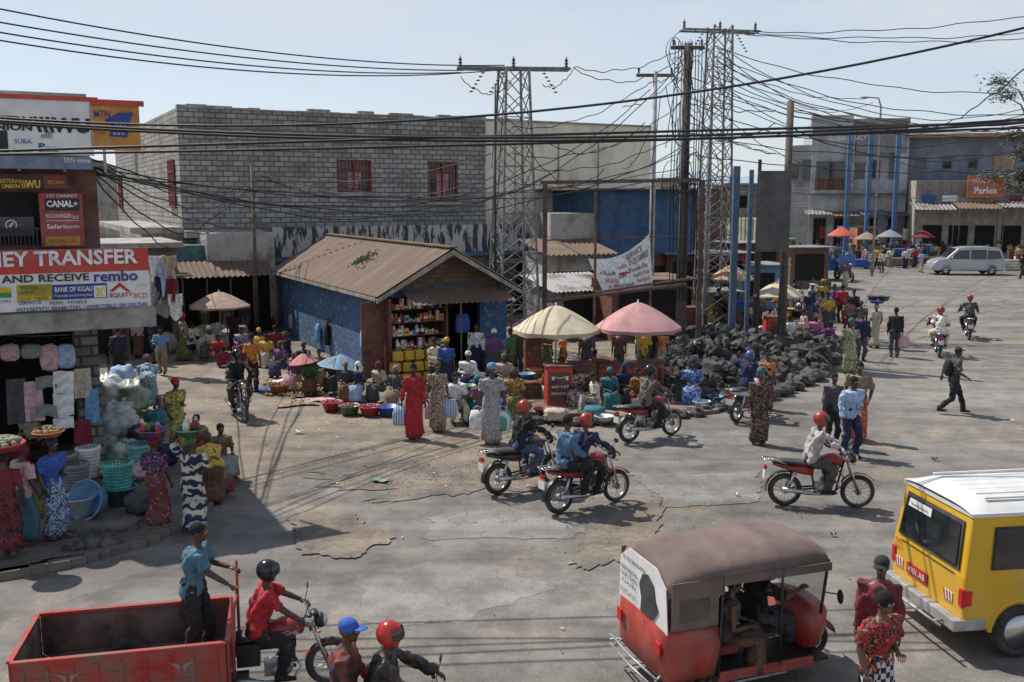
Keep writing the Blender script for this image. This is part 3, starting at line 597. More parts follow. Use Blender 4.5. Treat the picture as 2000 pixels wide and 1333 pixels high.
# ---------- tuk-tuk
TK=V((2.0,10.95,0)); ka=19
t=thing('auto_rickshaw','red auto rickshaw with brown vinyl canopy and white rear poster','rickshaw',TK,R(ka)); t.scale=(.95,1,1)
KR=mat('rickshaw_red',(.33,.032,.022),.45,var=.2,scale=3,dust=.4); VIN=mat('brown_vinyl',(.15,.105,.09),.85,scale=1.6,var=.25,bump=.5)
def arc(x,w,z0,h):
    return [V((x,-w*cos(PI*j/12),z0+h*(sin(PI*j/12)**.55)+.006*sin(j*5+x*11))) for j in range(13)]
m=MB(); secs=[(-.52,.6,1.3,.2),(-.44,.64,1.38,.26),(-.1,.65,1.42,.27),(.3,.65,1.43,.275),(.35,.65,1.43,.3),(.4,.65,1.43,.275),(.95,.64,1.44,.28),(1.0,.64,1.44,.31),(1.05,.64,1.44,.28),(1.5,.6,1.45,.26),(1.72,.57,1.43,.2)]
m.grid(lambda a,b_:(lambda s:arc(*s)[round(b_*12)])(secs[round(a*10)]),10,12).build('canopy',VIN,t)
for g in(1,-1):
    fl=MB(); y=.645*g
    fl.box((-.5,.2),(y-.008,y+.008),(1.3,1.5)); fl.box((.2,1.7),(y-.008-.03*0,y+.008),(1.4,1.5)); fl.box((-.5,-.4),(y-.008,y+.008),(.95,1.3)); fl.box((.0,.12),(y-.008,y+.008),(.95,1.3)); fl.box((-.4,.0),(y-.008,y+.008),(.95,1.04))
    fl=fl.build('side_curtain',VIN,t); MB().box((-.4,.0),(y-.003,y+.003),(1.04,1.3)).build('curtain_window',mat('cloudy_plastic',(.14,.13,.11),.2,alpha=.55),fl)
MB().loft([(-.55,0,.62),(-.5,0,.62),(0,0,.62),(.14,0,.6)],[.58,.64,.66,.66],[.3,.33,.33,.3],side=(0,1,0),n=24,fold=lambda i,th:1/max(abs(cos(th)),abs(sin(th)))**.8).build('rear_body',KR,t)
rp=MB().poly([(-.535,-.62,.9),(-.535,.62,.9),(-.545,.58,1.42),(-.545,.35,1.58),(-.545,-.35,1.58),(-.545,-.58,1.42)],(.012,0,0)).build('rear_poster',SIGNW,t)
m=MB().poly([(-.552,-.3,.94),(-.552,.02,.94),(-.552,.0,1.1),(-.552,.06,1.25),(-.552,-.02,1.4),(-.552,-.16,1.44),(-.552,-.3,1.36),(-.552,-.34,1.2),(-.552,-.42,1.1)]); m.build('silhouette_print',mat('print_dark',(.05,.05,.055),.6),rp)
def rtext(s,y0,z0,y1,z1,mm,xx=-.556):
    o=text(s,rp,0,z0,abs(y1-y0),z1,mm,y=0); o.rotation_euler=(0,0,R(-90)); o.location=(xx,y0,0)
BK=c('blk')
rtext('EN AU BAHNAMA',.5,1.42,-.1,1.47,BK); rtext('PREPARONS',.55,1.28,.1,1.33,BK); rtext('OUR TEMPS',.55,1.2,.1,1.25,BK); rtext('A LA FIN',.52,1.12,.15,1.17,BK); rtext('LUC,6-5',.55,.99,.15,1.05,BK)
bm=MB()
for z in(.28,.4): bm.loft([(-.66,-.6,z),(-.69,0,z),(-.66,.6,z)],.014,n=8)
for y in(-.5,.5): bm.loft([(-.66,y,.28),(-.5,y,.4)],.013,n=6)
for y in(-.66,.66): bm.loft([(-.64,y,.3),(.2,y,.22),(1.1,y,.24)],.015,n=6)
bm.build('bumper_bar',STEEL,t)
for g in(1,-1): MB().box((-.6,-.57),(.5*g-.06,.5*g+.06),(.62,.78)).build('tail_light',TLR,t,bev=.01)
wheel(t,0,.52,.23,.23,.06,6,BLKM); wheel(t,0,-.52,.23,.23,.06,6,BLKM); wheel(t,1.98,0,.23,.23,.055,6,BLKM)
bx('floor_pan',t,BLKM,(.12,1.75),(-.6,.6),(.27,.31)); MB().box((.16,1.5),(-.645,-.6),(.24,.36)).box((.16,1.5),(.6,.645),(.24,.36)).build('sill',KR,t,bev=.01)
pst=MB()
for g in(1,-1):
    pst.loft([(.16,.63*g,.3),(.18,.64*g,1.5)],.017,n=6); pst.loft([(1.02,.63*g,.3),(1.0,.64*g,1.5)],.017,n=6); pst.loft([(1.62,.58*g,.85),(1.72,.56*g,1.5)],.02,n=6); pst.loft([(.18,.635*g,.75),(1.02,.635*g,.72)],.014,n=6)
pst.loft([(.98,-.6,.95),(.98,.6,.95)],.018,n=6); pst.build('frame_post',BLKM,t)
MB().box((.1,.5),(-.55,.55),(.5,.62)).box((.02,.12),(-.55,.55),(.6,1.05)).build('passenger_seat',c('dred'),t,bev=.04)
MB().box((.95,1.2),(-.3,.3),(.5,.62)).box((.9,.96),(-.3,.3),(.62,.95)).build('driver_seat',c('blk'),t,bev=.03)
MB().loft([(1.54,0,.6),(1.68,0,.6),(1.83,0,.58),(1.96,0,.54),(2.03,0,.5)],[.56,.54,.42,.25,.1],[.3,.3,.28,.21,.1],side=(0,1,0),n=20,fold=lambda i,th:1/max(abs(cos(th)),abs(sin(th)))**.5).build('front_cowl',KR,t)
MB().poly([(1.66,-.56,.9),(1.66,.56,.9),(1.73,.54,1.5),(1.73,-.54,1.5)],(.008,0,0)).build('windscreen',mat('windscreen',(.3,.35,.35),.05,alpha=.3),t)
MB().torus((1.98,0,.23),.29,.012,.11,n=12,a0=R(15),a1=R(165)).build('front_fender',KR,t)
headlamp(t,(2.03,0,.62),.08)
for g in(1,-1): MB().loft([(1.68,.56*g,1.1),(1.76,.7*g,1.12)],.008,n=5).ell((1.77,.74*g,1.1),(.015,.06,.09),10,7).build('mirror',BLKM,t)
def K(x,y,z): return TK+V((x*cos(R(ka))-y*sin(R(ka)),x*sin(R(ka))+y*cos(R(ka)),z))
person(K(1.03,0,.12),ka,'drive','rickshaw driver in black top inside the cab','short',c('blk'),'pants',c('dgr'),'hair',HAIR,.98)
person(K(.4,-.28,.16),ka-20,'sit','woman in dark top seated in the back of the rickshaw','sleeveless',c('dgr'),'skirt',k('brn','blk'),'bun',HAIR,.98,1)
person(K(.36,.28,.16),ka,'sit','passenger in grey print on far side of rickshaw seat','short',k('gry','dgr'),'skirt',c('brn'),'scarf',c('gry'),.95,1)
# ---------- vans
def hwf(w,zb,zt,kk): return lambda z: w/2*(1-kk*max(0,(z-zb))/(zt-zb))
def shell(par,name,mt,prof,hw,bev=.04):
    n=len(prof); vs=[(x,-hw(z),z) for x,z in prof]+[(x,hw(z),z) for x,z in prof]
    return MB().add(vs,[tuple(range(n)),tuple(range(2*n-1,n-1,-1))]+[(i,(i+1)%n,(i+1)%n+n,i+n) for i in range(n)]).build(name,mt,par,bev=bev)
def pane(par,name,mt,pts,hw,g,off=.012):
    cx=sum(p[0] for p in pts)/len(pts); cz=sum(p[1] for p in pts)/len(pts)
    ip=[(p[0]+(cx-p[0])*.06,p[1]+(cz-p[1])*.1) for p in pts]
    f=MB().poly([(x,g*(hw(z)+off),z) for x,z in pts]).build(name,RUB,par)
    return MB().poly([(x,g*(hw(z)+off+.006),z) for x,z in ip]).build('pane',mt,f)
VY=mat('van_yellow',(.66,.37,.015),.3,var=.06,scale=2,dust=.25); VW=mat('van_white',(.66,.66,.64),.35,var=.08,scale=2,dust=.35)
VO=V((5.46,12.25,0)); va=8
t=thing('minibus','yellow minibus with white roof and rear window at right edge','minibus',VO,R(va)); t.scale=(1.05,1.04,1.07)
hw=hwf(1.62,.95,1.8,.1)
shell(t,'body',VY,[(0,.4),(0,.98),(.1,1.72),(3.5,1.74),(4.1,1.1),(4.25,.8),(4.25,.35),(.05,.35)],hw,.06)
rf=MB(); rf.grid(lambda a,b_:V((.06+a*3.6,(b_*2-1)*.745,1.74+.13*(1-abs(b_*2-1)**4)*min(1,(a+.04)*9,(1.02-a)*9))),24,24)
rf.box((.08,3.55),(-.755,.755),(1.7,1.745)); rf=rf.build('roof',VW,t)
rr=MB()
for i in range(7): y=-.54+i*.18; rr.box((.35,3.3),(y-.018,y+.018),(1.85,1.874))
rr.build('roof_rib',VW,rf,bev=.008)
m=MB().poly([(.002,-.68,1.06),(.002,.68,1.06),(.078,.62,1.62),(.078,-.62,1.62)],(-.014,0,0)).build('rear_window',RUB,t)
MB().poly([(-.016,-.63,1.1),(-.016,.63,1.1),(.052,.58,1.58),(.052,-.58,1.58)],(-.006,0,0)).build('pane',GLS,m)
def vtext(s,y0,z0,y1,z1,mm,x=-.02,par=None):
    o=text(s,par or t,0,z0,abs(y1-y0),z1,mm,y=0); o.rotation_euler=(0,0,R(-90)); o.location=(x,y0,0)
MB().poly([(.02,.0,1.47),(.02,.52,1.47),(.032,.5,1.57),(.032,.0,1.57)],(-.006,0,0)).build('window_sticker',SIGNW,t)
LR=mat('letter_red',(.5,.04,.02),.5)
vtext('Sawasawa',.46,1.5,.06,1.54,BK,.012)
vtext('TNG',.74,.93,.58,.985,LR,-.012); vtext('911',.74,.84,.58,.9,LR,-.012)
MB().box((-.02,-.006),(-.05,.42),(.62,.76)).build('number_plate',mat('plate_red',(.4,.02,.03),.4),t); vtext('4901 AB',.38,.65,-.01,.73,SIGNW,-.026)
for y in(.62,-.5):
    o=bx('reflector_sticker',t,SIGNW,(-.012,-.006),(y-.09,y+.09),(.62,.74)); q=MB()
    for i in range(3): q.poly([(-.015,y-.08+i*.06,.62),(-.015,y-.05+i*.06,.62),(-.015,y-.02+i*.06,.74),(-.015,y-.05+i*.06,.74)])
    q.build('stripe',SIGNR,o)
for g in(1,-1): MB().box((-.02,.12),(g*.76-.05,g*.76+.05),(.64,.86)).build('tail_light',TLR,t,bev=.02)
MB().box((-.12,.0),(-.8,.8),(.36,.5)).box((-.12,.3),(-.825,-.79),(.36,.5)).build('bumper',mat('bumper_grey',(.36,.36,.36),.4,.3,dust=.4),t,bev=.03)
bb=MB().loft([(-.24,-.75,.42),(-.26,.0,.42),(-.24,.75,.42)],.018,n=8)
for y in(-.6,.6): bb.loft([(-.24,y,.42),(-.1,y,.42)],.016,n=6)
bb.build('guard_bar',STEEL,t)
MB().loft([(-.02,.1,1.08),(-.0,.3,1.3)],.008,n=5).build('wiper',BLKM,t)
MB().box((-.012,-.008),(-.6,.6),(.985,.995)).build('tailgate_seam',BLKM,t)
for g in(1,-1):
    pane(t,'side_window',GLS,[(.32,1.08),(1.2,1.08),(1.2,1.58),(.37,1.58)],hw,g); pane(t,'side_window',GLS,[(1.3,1.08),(2.5,1.08),(2.5,1.58),(1.3,1.58)],hw,g); pane(t,'side_window',GLS,[(2.7,1.08),(3.7,1.08),(3.45,1.58),(2.7,1.58)],hw,g)
    for x in(.72,3.3):
        o=MB().lathe([(0,-.1),(.2,-.1),(.22,-.06),(.22,.0)],(0,0,0),20).build('wheel',CHR,t); o.rotation_euler=(R(90)*g,0,0); o.location=(x,g*.78,.33)
        MB().torus((0,0,0),.26,.07,.1).build('tyre',RUB,o).rotation_euler=(R(90),0,0)
        MB().torus((x,g*.79,.33),.36,.03,.04,n=16,a0=0,a1=PI).build('wheel_arch',VY,t)
SO=(G(1842,536)+G(1945,540))/2
t=thing('minivan','silver minivan parked on the far side of the road','minivan',SO+V((0,.8,0)),R(174)); t.scale=(1.1,1.1,1.1)
SV=mat('silver_paint',(.38,.39,.41),.3,.4,var=.06,dust=.15); hw=hwf(1.75,.95,1.9,.2)
shell(t,'body',SV,[(-2.3,.3),(-2.38,.75),(-2.3,1.15),(-2.1,1.7),(-1.9,1.86),(-1.3,1.93),(.2,1.92),(.75,1.82),(1.5,1.15),(2.05,1.02),(2.3,.85),(2.38,.55),(2.3,.3)],hw,.08)
for g in(1,-1):
    for q in([(-2.1,1.15),(-1.2,1.1),(-1.2,1.7),(-1.95,1.65)],[(-1.1,1.1),(-.1,1.1),(-.1,1.72),(-1.1,1.72)],[(0,1.1),(1.25,1.1),(.7,1.66),(0,1.72)]): pane(t,'side_window',GLS,q,hw,g)
    for x in(-1.5,1.5): wheel(t,x,g*.8,.32,.32,.09,10,CHR); MB().torus((x,g*.86,.34),.35,.02,.02,n=14,a0=0,a1=PI).build('wheel_arch',BLKM,t)
    MB().ell((2.22,g*.65,.8),(.1,.16,.1),10,7).build('headlight',CHR,t); MB().ell((1.15,g*.95,1.2),(.08,.1,.07),8,6).build('mirror',SV,t)
MB().poly([(1.48,-.7,1.2),(1.48,.7,1.2),(.82,.62,1.78),(.82,-.62,1.78)],(.03,0,.03)).build('windscreen',GLS,t)
MB().poly([(-2.36,-.65,1.15),(-2.36,.65,1.15),(-2.2,.6,1.65),(-2.2,-.6,1.65)],(-.02,0,0)).build('rear_window',GLS,t)
bx('bumper',t,SV,(2.25,2.42),(-.8,.8),(.35,.6),.04)
BL=G(1625,548)
t=thing('cargo_tricycle','blue cargo tricycle with passengers standing in its bed','tricycle',BL,R(-75)); t.scale=(1.15,1.3,1.25)
BT=mat('tricycle_blue',(.03,.1,.36),.45,dust=.25)
bx('bed_floor',t,BT,(-1.6,.6),(-.75,.75),(.6,.66))
for nm,x,y in(('side_panel',(-1.6,.6),(-.79,-.75)),('side_panel',(-1.6,.6),(.75,.79)),('front_panel',(.6,.64),(-.79,.79)),('tail_panel',(-1.64,-1.6),(-.79,.79))): bx(nm,t,BT,x,y,(.6,1.25))
rl=MB()
for y in(-.76,.76):
    for x in(-1.6,-.5,.6): rl.loft([(x,y,1.1),(x,y,1.6)],.025,n=5)
    rl.loft([(-1.6,y,1.6),(.6,y,1.6)],.025,n=5)
rl.build('rail',BT,t)
for g in(1,-1): wheel(t,-.5,.6*g,.33,.33,.08,8,BLKM)
wheel(t,1.9,0,.32,.32,.06,10,BLKM); MB().loft([(1.9,0,.35),(1.7,0,1.1)],.05,n=6).loft([(1.6,-.4,1.15),(1.75,0,1.1),(1.6,.4,1.15)],.02,n=6).build('fork',BLKM,t)
MB().box((.7,1.5),(-.2,.2),(.5,.85)).build('seat',BLKM,t,bev=.05); headlamp(t,(1.8,0,1.0),.1)
MB().poly([(1.55,-.5,.9),(1.55,.5,.9),(1.4,.45,1.5),(1.4,-.45,1.5)],(.02,0,0)).build('windshield',BT,t)
for i,(dx,dy,a,l) in enumerate(((-.4,.9,'yel','passenger in yellow vest standing at left of blue tricycle bed'),(.45,.7,'grn','passenger in green shirt standing at right of blue tricycle bed'),(0.,1.5,'wht','passenger in white at the back of blue tricycle bed'),(.2,-1.1,'dgr','driver in dark grey seated on the blue tricycle'))):
    person(BL+V((dx*1.,dy*.8,.82 if i<3 else .55)),-80,'stand' if i<3 else 'drive',l,'short',c(a),'pants',c('dgr'),'hair',HAIR,1.)
t=thing('lorry','green and cream lorry with slatted cargo body behind posts','lorry',at(1490,500,78).xy.to_3d(),R(-78))
LG=mat('lorry_green',(.14,.28,.08),.6,dust=.5); LC=mat('lorry_tarp',(.26,.24,.2),.8,dust=.4,var=.4,scale=1)
bx('cab',t,LG,(1.6,3.4),(-1.1,1.1),(.7,2.7),.12); bx('cargo_body',t,LC,(-4.5,1.4),(-1.2,1.2),(1.1,4.1),.03); bx('chassis',t,BLKM,(-4.5,3.2),(-.5,.5),(.6,1.0))
q=MB()
for i in range(9):
    for g in(1,-1): q.box((-4.4+i*.7,-4.3+i*.7),(g*1.22-.03,g*1.22+.03),(1.1,4.15))
for i in range(6): q.box((1.41,1.45),(-1.2+i*.46,-1.12+i*.46),(1.1,4.1))
q.build('cargo_rib',mat('rib_green',(.08,.16,.06),.7,dust=.4),t); bx('windscreen',t,GLS,(3.401,3.43),(-.95,.95),(1.7,2.5)); bx('bumper',t,BLKM,(3.4,3.6),(-1.1,1.1),(.6,.85))
for x in(-3.3,-2.2,2.5):
    for g in(1,-1): wheel(t,x,g*1.0,.5,.5,.15,6,BLKM)
# ---------- ground
def asphalt(name,base,dirt,th):
    m=bpy.data.materials.new(name); m.use_nodes=True; nt=m.node_tree;N=nt.nodes;L=nt.links;b=N['Principled BSDF']; b.inputs['Roughness'].default_value=.92; b.inputs['Specular IOR Level'].default_value=.2
    tc=N.new('ShaderNodeTexCoord')
    def ns(s,d,ro=.6,st=None):
        n=N.new('ShaderNodeTexNoise'); n.inputs['Scale'].default_value=s; n.inputs['Detail'].default_value=d; n.inputs['Roughness'].default_value=ro
        if st:
            mp=N.new('ShaderNodeMapping'); mp.inputs['Scale'].default_value=st; mp.inputs['Rotation'].default_value=(0,0,R(-35)); L.new(tc.outputs['Object'],mp.inputs[0]); L.new(mp.outputs[0],n.inputs['Vector'])
        else: L.new(tc.outputs['Object'],n.inputs['Vector'])
        return n
    def rp(f,a,ca,bb,cb):
        r=N.new('ShaderNodeValToRGB'); L.new(f,r.inputs[0]); e=r.color_ramp.elements; e[0].position=a; e[0].color=ca+(1,) ; e[1].position=bb; e[1].color=cb+(1,); return r.outputs[0]
    def mx(f,a,b_,md='MIX'):
        x=N.new('ShaderNodeMix'); x.data_type='RGBA'; x.blend_type=md
        if isinstance(f,float): x.inputs[0].default_value=f
        else: L.new(f,x.inputs[0])
        L.new(a,x.inputs[6]); L.new(b_,x.inputs[7]); return x.outputs[2]
    fine=ns(34,2,.8).outputs[0]; a=rp(fine,.3,tuple(k*.8 for k in base),.7,tuple(k*1.2 for k in base))
    d=rp(ns(8,3,.75).outputs[0],.3,tuple(k*.75 for k in dirt),.7,tuple(k*1.18 for k in dirt))
    f=rp(ns(.32,6,.7).outputs[0],th,(0,0,0),th+.08,(1,1,1)); o=mx(f,a,d)
    big=ns(.11,3).outputs[0]; o=mx(1.,o,rp(big,.3,(.72,.715,.715),.7,(1.2,1.17,1.13)),'MULTIPLY')
    md=ns(1.3,5,.72).outputs[0]; o=mx(1.,o,rp(md,.36,(.72,.71,.7),.58,(1.1,1.1,1.1)),'MULTIPLY')
    o=mx(1.,o,rp(ns(.55,3,.6,(.12,1.6,1)).outputs[0],.38,(.8,.79,.78),.6,(1.1,1.1,1.1)),'MULTIPLY')
    wn=ns(1.1,4); v=N.new('ShaderNodeTexVoronoi'); v.feature='DISTANCE_TO_EDGE'; v.inputs['Scale'].default_value=.3
    ad=N.new('ShaderNodeVectorMath'); ad.operation='MULTIPLY_ADD'; L.new(wn.outputs[1],ad.inputs[0]); ad.inputs[1].default_value=(1.6,)*3; L.new(tc.outputs['Object'],ad.inputs[2]); L.new(ad.outputs[0],v.inputs['Vector'])
    cr=mx(rp(big,.45,(1,1,1),.55,(0,0,0)),rp(v.outputs[0],.0,(1,1,1),.01,(1,1,1)),rp(v.outputs[0],.0,(.78,.76,.74),.005,(1,1,1)))
    o=mx(1.,o,cr,'MULTIPLY')
    L.new(o,b.inputs['Base Color'])
    bp=N.new('ShaderNodeBump'); bp.inputs['Strength'].default_value=.45; bp.inputs['Distance'].default_value=.03; L.new(fine,bp.inputs['Height'])
    bp2=N.new('ShaderNodeBump'); bp2.inputs['Strength'].default_value=.45; bp2.inputs['Distance'].default_value=.1; L.new(md,bp2.inputs['Height']); L.new(bp.outputs[0],bp2.inputs['Normal']); L.new(bp2.outputs[0],b.inputs['Normal'])
    return m
ASP=asphalt('worn_asphalt',(.205,.195,.183),(.265,.23,.193),.53); DIRT=asphalt('trodden_dirt',(.22,.196,.17),(.265,.225,.18),.44)
PAT=asphalt('asphalt_patch',(.245,.236,.223),(.27,.242,.21),.6); PAV=asphalt('pavement_concrete',(.18,.166,.15),(.18,.157,.134),.45)
RGH=asphalt('broken_asphalt',(.165,.153,.14),(.245,.21,.172),.44)
struct(MB().poly([(-600,-60,-.004),(600,-60,-.004),(600,4000,-.004),(-600,4000,-.004)]).build('ground',DIRT))
def blob(pts,z,name,m,jit=.25,sub=10,vec=None,fan=False):
    W=[G(*p) for p in pts]; o=[]
    for i in range(len(W)):
        a,b_=W[i],W[(i+1)%len(W)]; dd=(b_-a)
        for j in range(sub):
            p=a+dd*(j/sub); nn=V((-dd.y,dd.x,0)).normalized()
            if not fan: p=p+nn*((noise.noise(p*1.3)+.6*noise.noise(p*4)+.3*noise.noise(p*11))*jit)
            p.z=z; o.append(p)
    if fan:   # star-shaped sheet: every outline point moves only along its ray from the centre, so no face can overlap another
        cc=sum(W,V((0,0,0)))/len(W); cc.z=z; A=[]
        for p in o:
            d=p-cc; A.append((math.atan2(d.y,d.x),cc+d*(1+jit*(noise.noise(p*1.3)+.6*noise.noise(p*4)+.3*noise.noise(p*11)))))
        A.sort(key=lambda q:q[0]); ring=[q[1] for q in A]; n=len(ring)
        return struct(MB().add([cc]+ring,[(0,1+i,1+(i+1)%n) for i in range(n)]).build(name,m))
    return struct(MB().poly(o,vec).build(name,m))
blob([(-900,1500),(-900,1200),(0,1120),(430,1000),(640,910),(1000,880),(1400,815),(1650,735),(1680,640),(1560,552),(1500,515),(1500,478),(2700,478),(3200,1500)],.0,'road',ASP,.5,24)
blob([(690,1120),(960,1092),(1060,1150),(900,1220),(720,1225)],.004,'road_patch',PAT,.18,24,fan=True)
blob([(830,1015),(990,990),(1150,1030),(1100,1052),(850,1055)],.008,'road_patch',PAT,.18,24,fan=True)
blob([(1250,930),(1490,920),(1480,985),(1300,990)],.012,'road_patch',PAT,.18,24,fan=True)
blob([(640,925),(900,890),(1150,900),(1240,930),(1000,960),(700,980)],.016,'road_patch',RGH,.35,24,fan=True)
blob([(1150,1040),(1280,985),(1300,1030),(1230,1090),(1130,1120)],.020,'road_patch',RGH,.35,24,fan=True)
blob([(560,1010),(700,1000),(760,1050),(690,1090),(600,1080)],.024,'road_patch',RGH,.35,24,fan=True)
blob([(-900,1250),(-900,900),(190,640),(250,880),(440,960),(380,1030),(200,1090),(0,1130)],.0,'pavement',PAV,.1,6,(0,0,.1))
blob([(1030,812),(1040,700),(1240,640),(1400,600),(1560,600),(1625,690),(1600,730),(1400,808),(1250,822)],.0,'traffic_island',DIRT,.2,6,(0,0,.1))
m=MB(); r2=random.Random(4)
for i in range(420):
    if i<350: p=G(r2.uniform(420,1050),r2.uniform(740,960))
    else: p=G(r2.uniform(300,2000),r2.uniform(700,1300))
    s_=r2.uniform(.01,.035)*(1.8 if r2.random()<.06 else 1); a=r2.uniform(0,6); m.mi=r2.choice((0,1,1,1,2,3,3,3,3))
    pp=[p+V((s_*cos(a+j*1.57)*r2.uniform(.6,1.3),s_*sin(a+j*1.57)*r2.uniform(.6,1.3),.03+r2.uniform(0,.015))) for j in range(4)]
    m.add(pp,[(0,1,2),(0,2,3)])
tag(m.build('litter',[c('wht'),c('bei'),c('grn'),c('brn')]),'small scraps of litter scattered over the ground','litter',kind='stuff')
m=MB()
for i in range(900):
    q=i%3; p=G(r2.uniform(640,1100),r2.uniform(880,960)) if q==0 else G(r2.gauss(820,150),r2.gauss(930,30)) if q==1 else G(r2.gauss(1200,110),r2.gauss(1040,50)); s_=r2.uniform(.004,.017); m.ell(p+V((0,0,s_*.4+.02)),(s_,s_,s_*.6),5,3,smooth=False)
tag(m.build('gravel',mat('gravel',(.24,.215,.185),.95,scale=3)),'loose grit lying on the worn road','gravel',kind='stuff')
for x,y,s_,nm in((745,940,.24,'pale green plastic scrap on the road'),(1627,1045,.07,'small green leaf shaped scrap near yellow minibus'),(583,845,.13,'white scrap of plastic in alley mouth'),(1440,967,.07,'white paper scrap between motorcycles'),(240,1058,.2,'white torn sheet at the pavement edge'),(1825,898,.09,'brown scrap on the right of the road')):
    p=G(x,y,.03); sd=r2.uniform(0,9); tag(MB().grid(lambda a,b_:V(((a-.5)*s_*1.5+.12*s_*sin(b_*9+sd),(b_-.5)*s_+.12*s_*sin(a*7+sd),.015*sin(a*9+sd)+.015*cos(b_*7)+.02)),7,7).build('plastic_scrap',mat('scrap_green',(.14,.26,.19),.6) if 'green' in nm else c('brn') if 'brown' in nm else c('wht'),None,p),nm,'litter')
# ---------- rocks
def inheap(px):
    lo=[(1285,785),(1400,795),(1500,775),(1600,735),(1632,700)]; hi=[(1285,650),(1400,625),(1500,640),(1600,665),(1632,690)]
    def it(a):
        for (x0,y0),(x1,y1) in zip(a,a[1:]):
            if x0<=px<=x1: return y0+(y1-y0)*(px-x0)/(x1-x0)
        return a[-1][1]
    return it(hi),it(lo)
m=MB(); cnt=0
while cnt<1350:
    px=r2.uniform(1285,1632); a,b_=inheap(px); q=r2.random(); py=a+(b_-a)*(q**.8); p=G(px,py); e=min(q,1-q)*2
    z=.8*min(1,e*2.)*(.6+.6*noise.noise(p*.5)); s_=.06+.32*r2.random()**2.3
    rr=Matrix.Rotation(r2.uniform(0,6),3,'Z')@Matrix.Rotation(r2.uniform(0,3),3,'X'); sd=r2.uniform(0,90)
    m.ell(p+V((0,0,max(.05,z*r2.uniform(.5,1.25)))),(s_,s_*.8,s_*.6),8,5,rr,f=lambda d:1+.75*noise.noise(d*2.2+V((sd,0,0))),smooth=False); cnt+=1
tag(m.build('lava_rubble',LAVA),'heap of black lava rubble around the poles','rubble',kind='stuff')
RK=[MB().ell((0,0,0),(1,.85,.7),9,6,f=lambda d:1+.5*noise.noise(d*1.6+V((s,0,0))),smooth=False).mesh('kerb_rock',[LAVA]) for s in(3,17,31,47,62)]
def rock(p,s,label,grp,zs=.35):
    o=bpy.data.objects.new('kerb_rock',r2.choice(RK)); col.objects.link(o); o.location=p+V((0,0,s*zs)); o.scale=(s,s,s*.9); o.rotation_euler=(r2.uniform(-.3,.3),r2.uniform(-.3,.3),r2.uniform(0,6)); tag(o,label,'rock',grp)
def line(pts,n):
    seg=[(V(a),V(b_)) for a,b_ in zip(pts,pts[1:])]; o=[]
    for i in range(n):
        f=i/(n-1)*len(seg); j=min(int(f),len(seg)-1); o.append(seg[j][0].lerp(seg[j][1],f-j))
    return o
for p in line([(1030,822),(1150,832),(1250,828),(1330,815),(1420,800)],26): rock(G(p.x,p.y+r2.uniform(-6,4)),r2.uniform(.14,.26),'dark stone in the kerb row below the parasols','kerb stones below the parasols')
for p in line([(1420,800),(1520,775),(1590,745),(1632,705),(1640,685)],30): rock(G(p.x,p.y+r2.uniform(-5,4)),r2.uniform(.2,.33),'block of lava in the row edging the rubble heap','lava blocks edging the rubble heap',.5)
for p in line([(120,1062),(200,1058),(270,1040),(300,1030)],12): rock(G(p.x,p.y+r2.uniform(-6,6)),r2.uniform(.1,.2),'dark stone on the pavement edge by the market women','stones on the left pavement edge',.5)
for p in line([(150,1085),(215,1075)],3): rock(G(p.x,p.y),.22,'largest of the dark stones on left pavement edge','large stones on left pavement edge',.6)
for p in line([(0,1131),(100,1112),(160,1092),(250,1070),(300,1040)],11):
    o=bx('kerb_stone',None,PAV,(-.42,.42),(-.1,.1),(-.02,.13),.02); o.location=G(p.x,p.y); o.rotation_euler=(0,0,R(28+r2.uniform(-4,4))); tag(o,'worn concrete kerb stone edging the shaded left pavement','kerb','kerb stones of the left pavement')
# ---------- left shop
S=Plane(at(290,595,19).xy,28); sh=thing('shop_building','two storey corner shop building covered in painted advertising signs','building',S.O,S.a)
STN=mat('stone_block',(.27,.26,.24),.95,kind='brick',scale=.42,c2=(.09,.085,.08),th=(.03,),bump=.6)
e0=S(305,620)[0]
bx('floor_slab',sh,CON,(-9,e0),(-.02,8),(3.2,3.58),.02)
z_up=S(0,335,.9)[1]; xr=S(192,400,.9)[0]
bx('upper_wall',sh,mat('wall_darkred',(.13,.04,.032),.7,scale=2,var=.4,dust=.4),(-9,xr),(.95,8),(3.58,z_up+.1))
bx('roof_slab',sh,CON,(-9,xr+.15),(.5,8),(z_up+.1,z_up+.22))
bx('shadow_mass',sh,CON,(-9,xr-.1),(.9,8),(z_up+.22,z_up+1.5))  # added block behind the billboards, sized to broaden the building's cast shadow
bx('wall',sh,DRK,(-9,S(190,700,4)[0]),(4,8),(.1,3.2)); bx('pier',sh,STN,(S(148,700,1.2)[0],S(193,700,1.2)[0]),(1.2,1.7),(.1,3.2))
bx('pier',sh,STN,(-9,-4.3),(1.2,1.7),(.1,3.2)); bx('side_wall',sh,CON,(S(193,700,1.2)[0]-.3,S(193,700,1.2)[0]-.05),(1.7,4),(.1,3.2))
def sign(nm,label,Pl,x0,y0,x1,y1,mt,off=0,th=.06,par=None,loc=None):
    a,zb=Pl(x0,y1,off); b_,zt=Pl(x1,y0,off); zb2=Pl(x1,y1,off)[1]; zt2=Pl(x0,y0,off)[1]
    r=thing(nm,label,'sign',Pl.O,Pl.a); bx('board',r,mt,(a,b_),(off,off+th),((zb+zb2)/2,(zt+zt2)/2),.004); return r
WH=mat('letter_white',(.75,.75,.75),.5); NV=mat('letter_navy',(.02,.05,.25),.5); YL=mat('letter_yellow',(.75,.48,.03),.5); RD=mat('letter_scarlet',(.55,.03,.02),.5); BLk=mat('letter_black',(.015,.015,.015),.5); LBR=mat('letter_brown',(.25,.06,.03),.5)
